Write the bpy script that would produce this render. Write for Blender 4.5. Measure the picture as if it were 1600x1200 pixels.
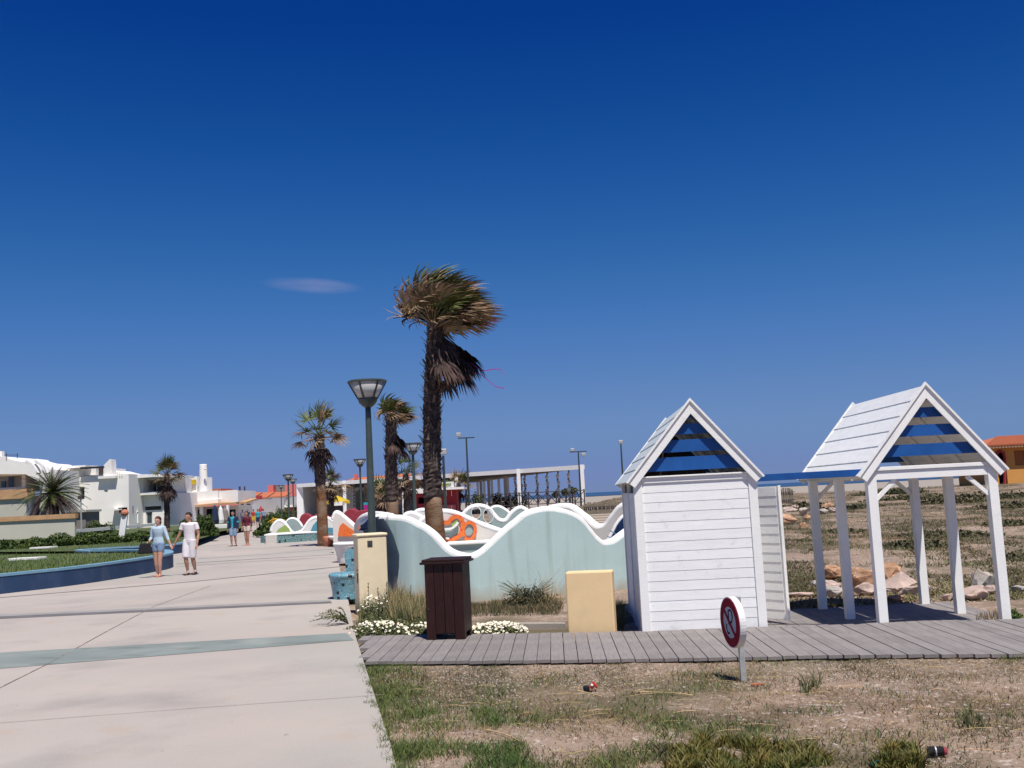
import bpy, bmesh, math, random
import numpy as np
from mathutils import Vector, Matrix, noise
R = math.radians
random.seed(7); rng = np.random.default_rng(7)
sc = bpy.context.scene
for o in list(bpy.data.objects): bpy.data.objects.remove(o)

# ---------------------------------------------------------------- camera
F, PITCH, ROLL, CH = 1600.0, R(6.25), R(2.85), 1.7
_f = np.array([0, math.cos(PITCH), math.sin(PITCH)]); _r0 = np.array([1.0, 0, 0]); _u0 = np.cross(_r0, _f)
_r = _r0*math.cos(ROLL) - _u0*math.sin(ROLL); _u = _u0*math.cos(ROLL) + _r0*math.sin(ROLL)
cd = bpy.data.cameras.new('camera'); cam = bpy.data.objects.new('camera', cd); sc.collection.objects.link(cam)
cd.sensor_fit = 'HORIZONTAL'; cd.sensor_width = 36.0; cd.lens = 36.0*F/1600; cd.clip_start = .1; cd.clip_end = 9000
cam.matrix_world = Matrix(((_r[0], _u[0], -_f[0], 0), (_r[1], _u[1], -_f[1], 0), (_r[2], _u[2], -_f[2], CH), (0, 0, 0, 1)))
sc.camera = cam
def A(px, py, Y):            # the place at distance Y that the survey of the photograph gives
    d = _f + _r*(px-800)/F + _u*(600-py)/F; t = Y/d[1]
    return Vector((d[0]*t, Y, CH+d[2]*t))
def G(px, py, z=0.0):        # the place on level z
    d = _f + _r*(px-800)/F + _u*(600-py)/F; t = (z-CH)/d[2]
    return Vector((d[0]*t, d[1]*t, z))

# ---------------------------------------------------------------- light
SUN_EL = R(65); sh = np.array([.34, -.94]); sh = sh/np.linalg.norm(sh)
sdir = Vector((sh[0]*math.cos(SUN_EL), sh[1]*math.cos(SUN_EL), math.sin(SUN_EL)))
sl = bpy.data.lights.new('sun', 'SUN'); sun = bpy.data.objects.new('sun', sl); sc.collection.objects.link(sun)
sl.energy = 5.0; sl.angle = R(.53); sl.color = (1, .95, .88)
sun.rotation_euler = sdir.to_track_quat('Z', 'Y').to_euler()
w = bpy.data.worlds.new('World'); sc.world = w; w.use_nodes = True
nt = w.node_tree; nt.nodes.clear()
out = nt.nodes.new('ShaderNodeOutputWorld'); bg = nt.nodes.new('ShaderNodeBackground'); sky = nt.nodes.new('ShaderNodeTexSky')
sky.sky_type = 'NISHITA'; sky.sun_disc = False; sky.sun_elevation = SUN_EL; sky.sun_rotation = math.atan2(sh[0], sh[1])
sky.altitude = 0; sky.air_density = 1.0; sky.dust_density = .0; sky.ozone_density = 1.0
# grade of the whole sky: deep saturated blue of a clear dry noon, softening to grey blue at the horizon
pre = nt.nodes.new('ShaderNodeVectorMath'); pre.operation = 'SCALE'; pre.inputs['Scale'].default_value = .1
hs = nt.nodes.new('ShaderNodeRGBCurve'); gm = nt.nodes.new('ShaderNodeVectorMath'); gm.operation = 'SCALE'; gm.inputs['Scale'].default_value = 10
for ci, pts_ in enumerate((((0, 0), (.10, .001), (.122, .0018), (.141, .0045), (.184, .0140), (.25, .036), (.34, .070), (.57, .130), (.78, .145), (.92, .155), (1, .16)),
                           ((0, 0), (.17, .03), (.202, .040), (.231, .056), (.292, .090), (.381, .138), (.49, .180), (.708, .235), (.80, .242), (.87, .228), (1, .23)),
                           ((0, 0), (.30, .19), (.352, .232), (.392, .262), (.468, .325), (.558, .385), (.644, .445), (.70, .46), (1, .6)))):
    c_ = hs.mapping.curves[ci]
    while len(c_.points) > 2: c_.points.remove(c_.points[1])
    c_.points[0].location = pts_[0]; c_.points[-1].location = pts_[-1]
    for p_ in pts_[1:-1]: c_.points.new(*p_)
hs.mapping.update()
bg.inputs['Strength'].default_value = .1
# faint cirrus streak low over the promenade
geo = nt.nodes.new('ShaderNodeTexCoord')
def cdir(px, py):
    d = _f + _r*(px-800)/F + _u*(600-py)/F; return Vector(d/np.linalg.norm(d))
c0 = cdir(487, 446); cr = (cdir(560, 450)-cdir(415, 441)).normalized(); cu = cr.cross(c0).normalized()
def dotn(v, k, off):
    n = nt.nodes.new('ShaderNodeVectorMath'); n.operation = 'DOT_PRODUCT'; nt.links.new(geo.outputs['Generated'], n.inputs[0]); n.inputs[1].default_value = v
    m = nt.nodes.new('ShaderNodeMath'); m.operation = 'SUBTRACT'; nt.links.new(n.outputs['Value'], m.inputs[0]); m.inputs[1].default_value = off
    q = nt.nodes.new('ShaderNodeMath'); q.operation = 'MULTIPLY'; nt.links.new(m.outputs[0], q.inputs[0]); q.inputs[1].default_value = k
    p = nt.nodes.new('ShaderNodeMath'); p.operation = 'POWER'; nt.links.new(q.outputs[0], p.inputs[0]); p.inputs[1].default_value = 2
    return p
a1 = dotn(cr, 1/.052, cr.dot(c0)); a2 = dotn(cu, 1/.0085, cu.dot(c0))
ad = nt.nodes.new('ShaderNodeMath'); ad.operation = 'ADD'; nt.links.new(a1.outputs[0], ad.inputs[0]); nt.links.new(a2.outputs[0], ad.inputs[1])
mr = nt.nodes.new('ShaderNodeMapRange'); mr.interpolation_type = 'SMOOTHSTEP'
nt.links.new(ad.outputs[0], mr.inputs['Value']); mr.inputs['From Min'].default_value = 0; mr.inputs['From Max'].default_value = 1
mr.inputs['To Min'].default_value = 1; mr.inputs['To Max'].default_value = 0
tn = nt.nodes.new('ShaderNodeTexNoise'); tn.inputs['Scale'].default_value = 26; tn.inputs['Detail'].default_value = 5
mpn = nt.nodes.new('ShaderNodeMapping'); mpn.inputs['Scale'].default_value = (1, 1, 5)
nt.links.new(geo.outputs['Generated'], mpn.inputs[0]); nt.links.new(mpn.outputs[0], tn.inputs['Vector'])
mm = nt.nodes.new('ShaderNodeMath'); mm.operation = 'MULTIPLY'; nt.links.new(mr.outputs[0], mm.inputs[0]); nt.links.new(tn.outputs['Fac'], mm.inputs[1])
m2 = nt.nodes.new('ShaderNodeMath'); m2.operation = 'MULTIPLY'; nt.links.new(mm.outputs[0], m2.inputs[0]); m2.inputs[1].default_value = .40
mx = nt.nodes.new('ShaderNodeMixRGB'); nt.links.new(m2.outputs[0], mx.inputs['Fac'])
nt.links.new(sky.outputs[0], pre.inputs[0]); nt.links.new(pre.outputs[0], hs.inputs['Color']); nt.links.new(hs.outputs[0], gm.inputs[0]); nt.links.new(gm.outputs[0], mx.inputs['Color1']); mx.inputs['Color2'].default_value = (3.6, 3.5, 5.2, 1)
nt.links.new(mx.outputs[0], bg.inputs['Color']); nt.links.new(bg.outputs[0], out.inputs['Surface'])
sc.view_settings.view_transform = 'Standard'; sc.view_settings.look = 'None'; sc.view_settings.gamma = 1; sc.view_settings.exposure = 0.12
sc.cycles.max_bounces = 6; sc.cycles.use_denoising = True

# ---------------------------------------------------------------- materials
def mat(name, col, rough=.8, var=.12, scale=4.0, bump=0.0, bscale=40, col2=None, spec=.3, metal=0, island=0.0, objrand=0.0,
        stretch=(1, 1, 1), thresh=None, trans=0, detail=6):
    m = bpy.data.materials.new(name); m.use_nodes = True; n = m.node_tree; b = n.nodes['Principled BSDF']
    b.inputs['Roughness'].default_value = rough; b.inputs['Specular IOR Level'].default_value = spec; b.inputs['Metallic'].default_value = metal
    if trans: b.inputs['Transmission Weight'].default_value = trans
    tc = n.nodes.new('ShaderNodeTexCoord'); mp = n.nodes.new('ShaderNodeMapping'); mp.inputs['Scale'].default_value = stretch
    n.links.new(tc.outputs['Object'], mp.inputs[0])
    if objrand:
        oi = n.nodes.new('ShaderNodeObjectInfo'); sm = n.nodes.new('ShaderNodeMath'); sm.operation = 'MULTIPLY'; sm.inputs[1].default_value = 37
        n.links.new(oi.outputs['Random'], sm.inputs[0]); n.links.new(sm.outputs[0], mp.inputs['Location'])
    t = n.nodes.new('ShaderNodeTexNoise'); t.inputs['Scale'].default_value = scale; t.inputs['Detail'].default_value = detail; t.inputs['Roughness'].default_value = .62
    n.links.new(mp.outputs[0], t.inputs['Vector'])
    r = n.nodes.new('ShaderNodeValToRGB'); n.links.new(t.outputs['Fac'], r.inputs[0])
    lo, hi = thresh or (.32, .68)
    r.color_ramp.elements[0].position = lo; r.color_ramp.elements[1].position = hi
    c2 = col2 or tuple(min(1, c*(1+var)) for c in col); c1 = col if col2 else tuple(c*(1-var) for c in col)
    r.color_ramp.elements[0].color = (*c1, 1); r.color_ramp.elements[1].color = (*c2, 1)
    last = r.outputs[0]
    if island or objrand:
        h = n.nodes.new('ShaderNodeHueSaturation'); g = n.nodes.new('ShaderNodeNewGeometry'); k = n.nodes.new('ShaderNodeMapRange')
        amt = island or objrand
        k.inputs['To Min'].default_value = 1-amt; k.inputs['To Max'].default_value = 1+amt
        n.links.new(g.outputs['Random Per Island'] if island else oi.outputs['Random'], k.inputs['Value'])
        n.links.new(k.outputs[0], h.inputs['Value']); n.links.new(last, h.inputs['Color']); last = h.outputs[0]
        if island:
            k2 = n.nodes.new('ShaderNodeMapRange'); k2.inputs['To Min'].default_value = .5+.03; k2.inputs['To Max'].default_value = .5-.03
            n.links.new(g.outputs['Random Per Island'], k2.inputs['Value']); n.links.new(k2.outputs[0], h.inputs['Hue'])
    n.links.new(last, b.inputs['Base Color'])
    if bump:
        t2 = n.nodes.new('ShaderNodeTexNoise'); t2.inputs['Scale'].default_value = bscale; t2.inputs['Detail'].default_value = 4
        n.links.new(mp.outputs[0], t2.inputs['Vector'])
        bp = n.nodes.new('ShaderNodeBump'); bp.inputs['Strength'].default_value = bump; bp.inputs['Distance'].default_value = .02
        n.links.new(t2.outputs['Fac'], bp.inputs['Height']); n.links.new(bp.outputs[0], b.inputs['Normal'])
    return m
def node(n, kind, **kw):
    x = n.nodes.new(kind)
    for k, v in kw.items():
        if k in x.inputs.keys(): x.inputs[k].default_value = v
        else: setattr(x, k, v)
    return x
def overlay(m, col, scale, lo, hi, amt=1.0, stretch=(1, 1, 1), detail=5, vor=False):
    """blend a second colour over the material's base where a noise passes lo..hi"""
    n = m.node_tree; b = n.nodes['Principled BSDF']; src = b.inputs['Base Color'].links[0].from_socket
    tc = n.nodes.new('ShaderNodeTexCoord'); mp = n.nodes.new('ShaderNodeMapping'); mp.inputs['Scale'].default_value = stretch; mp.inputs['Location'].default_value = (random.random()*50,)*3
    n.links.new(tc.outputs['Object'], mp.inputs[0])
    if vor:
        t = node(n, 'ShaderNodeTexVoronoi', Scale=scale); n.links.new(mp.outputs[0], t.inputs['Vector']); fo = t.outputs['Distance']
    else:
        t = node(n, 'ShaderNodeTexNoise', Scale=scale, Detail=detail); n.links.new(mp.outputs[0], t.inputs['Vector']); fo = t.outputs['Fac']
    k = n.nodes.new('ShaderNodeMapRange'); k.inputs['From Min'].default_value = lo; k.inputs['From Max'].default_value = hi; k.inputs['To Max'].default_value = amt
    n.links.new(fo, k.inputs['Value'])
    x = n.nodes.new('ShaderNodeMixRGB'); n.links.new(k.outputs[0], x.inputs[0]); n.links.new(src, x.inputs[1]); x.inputs[2].default_value = (*col, 1)
    n.links.new(x.outputs[0], b.inputs['Base Color']); return m

M = {}
M['white'] = overlay(mat('white_paint', (.86, .85, .81), .55, .04, 2, .15, 60), (.56, .53, .47), 3.5, .60, .80, .45)
M['siding'] = overlay(mat('white_siding_paint', (.87, .865, .84), .5, .04, 3, .2, 50, objrand=.035, stretch=(1, 8, 8)), (.55, .52, .46), 9, .62, .80, .4)
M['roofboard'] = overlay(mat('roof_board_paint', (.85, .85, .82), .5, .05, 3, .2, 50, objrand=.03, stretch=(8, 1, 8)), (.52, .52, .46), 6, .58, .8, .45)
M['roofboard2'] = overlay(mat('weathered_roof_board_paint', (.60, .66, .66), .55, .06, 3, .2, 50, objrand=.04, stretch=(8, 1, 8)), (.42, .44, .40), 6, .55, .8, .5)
M['blue'] = mat('blue_paint', (.012, .085, .30), .5, .12, 6, .1, 60, objrand=.08)
M['darkwood'] = overlay(mat('stained_wood', (.026, .007, .006), .5, .35, 9, .3, 40, objrand=.18, stretch=(6, 6, .6)), (.06, .02, .015), 14, .55, .75, .5, (5, 5, .5))
M['deck'] = overlay(mat('weathered_deck_board', (.238, .215, .205), .85, .14, 5, .35, 60, objrand=.10, stretch=(9, .7, 9)), (.34, .30, .28), 2.2, .5, .75, .6)
M['beige'] = overlay(mat('beige_render', (.82, .60, .33), .85, .04, 4, .15, 80), (.60, .48, .30), 3, .6, .85, .35)
M['beige2'] = overlay(mat('pale_beige_render', (.78, .66, .44), .85, .05, 4, .15, 80), (.50, .42, .28), 3, .58, .85, .4)
M['turq'] = overlay(overlay(mat('pale_turquoise_render', (.47, .61, .59), .85, .05, 1.2, .25, 60), (.54, .67, .64), .8, .45, .7, .6), (.28, .38, .33), 3.0, .58, .85, .4, (1, 1, .35))
M['wavecap'] = overlay(mat('white_cap_render', (.84, .83, .80), .7, .04, 3, .25, 50), (.55, .52, .50), 12, .60, .8, .5)
M['slate'] = mat('slate_blue_render', (.045, .070, .100), .8, .1, 3, .2, 60)
M['navy'] = mat('navy_tile', (.012, .03, .09), .35, .3, 20, .1)
M['offwhite'] = overlay(mat('offwhite_render', (.68, .64, .58), .8, .05, 2, .2, 50), (.70, .62, .15), 3.2, .66, .69, .9)
M['greygreen'] = mat('grey_green_render', (.30, .38, .36), .8, .08, 2, .2, 50)
M['maroon'] = mat('maroon_render', (.28, .035, .05), .7, .2, 3, .2, 40)
M['orange_m'] = overlay(mat('orange_mosaic', (.78, .17, .04), .5, .18, 30, .3, 60), (.55, .04, .01), 9, .28, .18, .9, vor=True)
M['salmon'] = mat('salmon_mosaic', (.50, .18, .11), .6, .2, 30, .2, 60)
M['green_m'] = mat('lime_mosaic', (.32, .42, .12), .6, .2, 20, .2, 60)
M['blue_m'] = mat('pale_blue_mosaic', (.10, .30, .38), .5, .25, 20, .2, 60)
M['white2'] = mat('white_render', (.84, .81, .76), .8, .05, .5, 0)
M['white3'] = overlay(mat('grey_white_render', (.76, .74, .70), .85, .06, .5, 0), (.45, .44, .42), .6, .55, .8, .5)
M['yard'] = mat('beige_wall_render', (.52, .50, .42), .85, .05, .5, 0)
M['coping'] = mat('terracotta_coping', (.50, .30, .16), .8, .15, 2)
M['terra'] = mat('terracotta_tiles', (.48, .15, .07), .8, .2, 6, .3, 20)
M['ochre'] = mat('orange_ochre_render', (.62, .30, .08), .85, .06, 1)
M['shutter'] = mat('orange_shutter_paint', (.40, .14, .04), .7, .1, 5)
M['pink'] = mat('pink_render', (.62, .17, .16), .8, .08, 1)
M['redwall'] = mat('red_render', (.36, .035, .05), .7, .1, 2)
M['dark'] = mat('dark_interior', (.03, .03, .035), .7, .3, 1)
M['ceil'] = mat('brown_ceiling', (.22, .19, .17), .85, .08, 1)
M['metal'] = mat('dark_green_metal', (.035, .05, .048), .45, .15, 5, spec=.5)
M['pole'] = overlay(mat('grey_green_pole_paint', (.045, .065, .06), .45, .1, 5, spec=.5), (.08, .10, .09), 5, .5, .8, .6)
M['galv'] = mat('galvanised_steel', (.42, .43, .42), .55, .15, 20, metal=.3, spec=.5)
M['lampglass'] = mat('frosted_lamp_glass', (.62, .62, .60), .25, .03, 2, spec=.6)
M['lampglass'].node_tree.nodes['Principled BSDF'].inputs['Transmission Weight'].default_value = .35
M['glass'] = mat('window_glass', (.05, .07, .09), .12, .1, 1, spec=.8)
M['frame'] = mat('window_frame_paint', (.62, .60, .56), .6, .05, 1)
M['bluewall'] = overlay(mat('dark_blue_kerb_paint', (.022, .05, .115), .7, .12, 1.5, .15, 50), (.05, .09, .16), 2, .5, .8, .6)
M['bluecap'] = overlay(mat('pale_blue_kerb_cap', (.16, .30, .40), .75, .1, 2, .1, 50), (.24, .38, .45), 3, .5, .75, .6)
M['lawn'] = overlay(mat('lawn_soil', (.075, .10, .035), .95, .3, 1.5), (.16, .15, .06), .7, .5, .75, .5)
M['lawnblade'] = mat('lawn_grass', (.07, .125, .022), .8, .2, .6, col2=(.13, .165, .045), island=.35)
M['grass'] = mat('green_grass', (.055, .105, .022), .8, .2, 1.2, col2=(.14, .16, .05), island=.40)
M['drygrass'] = mat('dry_grass', (.21, .145, .070), .9, .2, 1.0, col2=(.30, .23, .12), island=.40)
M['olive'] = mat('olive_dune_plants', (.070, .075, .035), .9, .2, .2, col2=(.125, .11, .06), island=.40)
M['straw'] = mat('straw', (.48, .36, .18), .9, .2, 3, island=.25)
M['succulent'] = mat('fleshy_ice_plant', (.065, .095, .018), .6, .2, 6, col2=(.20, .15, .035), island=.45)
M['hedge'] = mat('hedge_leaves', (.035, .065, .015), .7, .3, 1, col2=(.08, .12, .025), island=.45)
M['weed'] = mat('weed_leaves', (.10, .12, .045), .8, .3, 3, col2=(.17, .17, .08), island=.40)
M['petal'] = mat('white_petals', (.82, .80, .66), .8, .05, 5, island=.10)
M['yolk'] = mat('yellow_flower_centre', (.60, .38, .04), .8, .1, 5)
M['palmgreen'] = mat('green_palm_leaflets', (.035, .06, .012), .55, .3, 2, col2=(.10, .12, .03), island=.40)
M['palmtan'] = mat('dry_palm_leaflets', (.15, .10, .055), .75, .3, 2, col2=(.32, .22, .125), island=.5)
M['palmdark'] = mat('dead_palm_skirt', (.028, .018, .018), .85, .4, 2, col2=(.09, .055, .042), island=.6)
M['bark'] = overlay(mat('palm_bark', (.055, .038, .034), .9, .35, 5, .8, 14, stretch=(1, 1, 2.5)), (.16, .125, .10), 9, .5, .7, .7)
M['barklow'] = overlay(mat('cleaned_palm_trunk', (.16, .075, .035), .85, .35, 4, .9, 16, stretch=(1, 1, 3)), (.25, .18, .12), 2.5, .45, .65, .75)
M['boot'] = mat('palm_leaf_bases', (.06, .042, .036), .9, .4, 4, col2=(.16, .12, .10), island=.4)
M['rock_o'] = overlay(mat('orange_limestone', (.46, .27, .16), .9, .35, 5, 1.0, 9), (.58, .50, .42), 2, .45, .65, .8)
M['rock_g'] = overlay(mat('grey_limestone', (.38, .35, .32), .9, .2, 3, .8, 12), (.50, .42, .34), 2, .5, .7, .7)
M['rock_p'] = overlay(mat('pinkish_limestone', (.46, .35, .30), .9, .2, 3, .8, 12), (.52, .46, .40), 2, .5, .7, .7)
M['pebble'] = mat('pebbles', (.33, .28, .24), .9, .2, 3, island=.35)
M['concrete'] = mat('grey_kerb_concrete', (.34, .30, .26), .9, .1, 3, .3, 50)
M['skin'] = mat('tanned_skin', (.42, .22, .145), .55, .05, 5)
M['skin2'] = mat('pale_skin', (.52, .30, .22), .55, .05, 5)
M['hair'] = mat('dark_brown_hair', (.02, .012, .01), .6, .3, 20)
M['hair_r'] = mat('auburn_hair', (.06, .015, .012), .6, .3, 20)
def cloth(name, col, **k): M[name] = mat(name.replace(' ', '_'), col, .9, .06, 12, .2, 30, **k); return M[name]
cloth('white cloth', (.72, .67, .68)); cloth('cream shorts cloth', (.66, .62, .64)); cloth('denim', (.22, .32, .44)); cloth('denim shorts', (.19, .27, .40)); cloth('pale blue shirt', (.42, .53, .62))
cloth('navy cloth', (.02, .03, .07)); cloth('teal cloth', (.03, .36, .42)); cloth('maroon cloth', (.13, .02, .035)); cloth('cream cloth', (.60, .52, .44)); cloth('black cloth', (.012, .012, .016))
cloth('yellow cloth', (.55, .38, .03)); cloth('red cloth', (.45, .05, .03)); cloth('magenta cloth', (.40, .02, .22)); cloth('sign white', (.74, .74, .73)); cloth('sign red', (.30, .012, .03)); cloth('sign grey', (.55, .57, .60)); cloth('purple tape', (.22, .03, .22))
M['shoe'] = mat('dark_shoe', (.03, .03, .03), .6, .1, 5)
M['sea'] = mat('sea_water', (.008, .04, .085), .25, .25, .02, .3, .4, spec=.5)
M['reed'] = mat('reed_fence', (.20, .165, .12), .95, .3, 6, .6, 30, col2=(.32, .27, .20), stretch=(4, 4, .3))
M['timber'] = mat('dark_timber', (.07, .055, .055), .85, .2, 6)
M['step'] = mat('sand_coloured_steps', (.42, .36, .28), .9, .08, 3)

def mosaic(name, base, chip, scale, gap=.02):
    m = mat(name, base, .4, .2, 25, spec=.5); n = m.node_tree; b = n.nodes['Principled BSDF']
    tc = n.nodes.new('ShaderNodeTexCoord')
    v1 = node(n, 'ShaderNodeTexVoronoi', Scale=scale*3.2); v1.feature = 'DISTANCE_TO_EDGE'; n.links.new(tc.outputs['Object'], v1.inputs['Vector'])
    src = b.inputs['Base Color'].links[0].from_socket
    k = n.nodes.new('ShaderNodeMapRange'); k.inputs['From Min'].default_value = .03; k.inputs['From Max'].default_value = .06; n.links.new(v1.outputs['Distance'], k.inputs['Value'])
    x = n.nodes.new('ShaderNodeMixRGB'); n.links.new(k.outputs[0], x.inputs[0]); x.inputs[1].default_value = (.45, .5, .5, 1); n.links.new(src, x.inputs[2])
    v2 = node(n, 'ShaderNodeTexVoronoi', Scale=scale); v2.distance = 'CHEBYCHEV'; v2.inputs['Randomness'].default_value = .8; n.links.new(tc.outputs['Object'], v2.inputs['Vector'])
    k2 = n.nodes.new('ShaderNodeMapRange'); k2.inputs['From Min'].default_value = .24; k2.inputs['From Max'].default_value = .22; n.links.new(v2.outputs['Distance'], k2.inputs['Value'])
    y = n.nodes.new('ShaderNodeMixRGB'); n.links.new(k2.outputs[0], y.inputs[0]); n.links.new(x.outputs[0], y.inputs[1]); y.inputs[2].default_value = (*chip, 1)
    n.links.new(y.outputs[0], b.inputs['Base Color']); return m
M['mosblue'] = mosaic('blue_mosaic_with_black_chips', (.085, .30, .38), (.01, .012, .025), 8.5)
M['mosgreen'] = mosaic('sea_green_mosaic_with_dark_chips', (.10, .26, .26), (.02, .04, .06), 3.2)

# concrete of the promenade
def concrete_mat():
    m = overlay(mat('promenade_concrete', (.385, .342, .305), .9, .09, .35, .12, 90, detail=8), (.435, .385, .34), .16, .42, .62, .85)
    overlay(m, (.28, .255, .235), .8, .54, .74, .7); overlay(m, (.40, .31, .235), 1.7, .60, .74, .5); overlay(m, (.33, .31, .29), 5, .66, .76, .35, (.5, 1.4, 1)); overlay(m, (.50, .39, .31), .45, .55, .75, .4)
    overlay(m, (.20, .18, .17), 7.0, .72, .74, .6); overlay(m, (.56, .52, .47), 60, .55, .75, .35)
    overlay(m, (.33, .335, .30), .11, .48, .60, .6)
    return m
M['prom'] = concrete_mat()
M['band_g'] = overlay(overlay(mat('grey_green_band_concrete', (.205, .235, .222), .9, .10, 1.2, .15, 60), (.15, .17, .15), 2.2, .58, .66, .75, (.6, 1.5, 1)), (.36, .37, .33), 1.1, .55, .75, .5)
M['band_d'] = overlay(mat('dark_grey_band_concrete', (.15, .14, .14), .9, .14, 2, .15, 60), (.12, .11, .105), 4, .5, .7, .6)
M['band_m'] = mat('mid_grey_band_concrete', (.29, .275, .26), .9, .12, 2, .15, 60)
M['joint'] = overlay(mat('joint_filler', (.20, .17, .14), .95, .3, 9), (.40, .35, .30), 3.5, .50, .62, .85)
M['joint2'] = overlay(mat('hairline_joint', (.29, .255, .225), .95, .2, 9), (.42, .37, .32), 2.5, .48, .6, .9)

# ground of the dunes
def ground_mat():
    m = overlay(mat('sandy_soil', (.265, .190, .138), .97, .16, .6, .9, 22, detail=10), (.345, .262, .20), .35, .45, .65, .8)
    overlay(m, (.125, .095, .06), 1.1, .50, .64, .85, detail=10); overlay(m, (.56, .47, .41), 16, .58, .68, .8, detail=4); overlay(m, (.24, .15, .10), 9, .56, .68, .6, detail=6); overlay(m, (.15, .11, .075), 22, .60, .70, .6, detail=5)
    overlay(m, (.10, .085, .042), .42, .50, .62, .8, detail=12)
    n = m.node_tree; b = n.nodes['Principled BSDF']; src = b.inputs['Base Color'].links[0].from_socket   # beach: clean pale sand from the shore line inwards
    tc = n.nodes.new('ShaderNodeTexCoord'); s = n.nodes.new('ShaderNodeSeparateXYZ'); n.links.new(tc.outputs['Object'], s.inputs[0])
    k = n.nodes.new('ShaderNodeMapRange'); k.inputs['From Min'].default_value = 120; k.inputs['From Max'].default_value = 150; n.links.new(s.outputs['Y'], k.inputs['Value'])
    x = n.nodes.new('ShaderNodeMixRGB'); n.links.new(k.outputs[0], x.inputs[0]); n.links.new(src, x.inputs[1]); x.inputs[2].default_value = (.33, .285, .24, 1); n.links.new(x.outputs[0], b.inputs['Base Color'])
    return m
M['ground'] = ground_mat()

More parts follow.
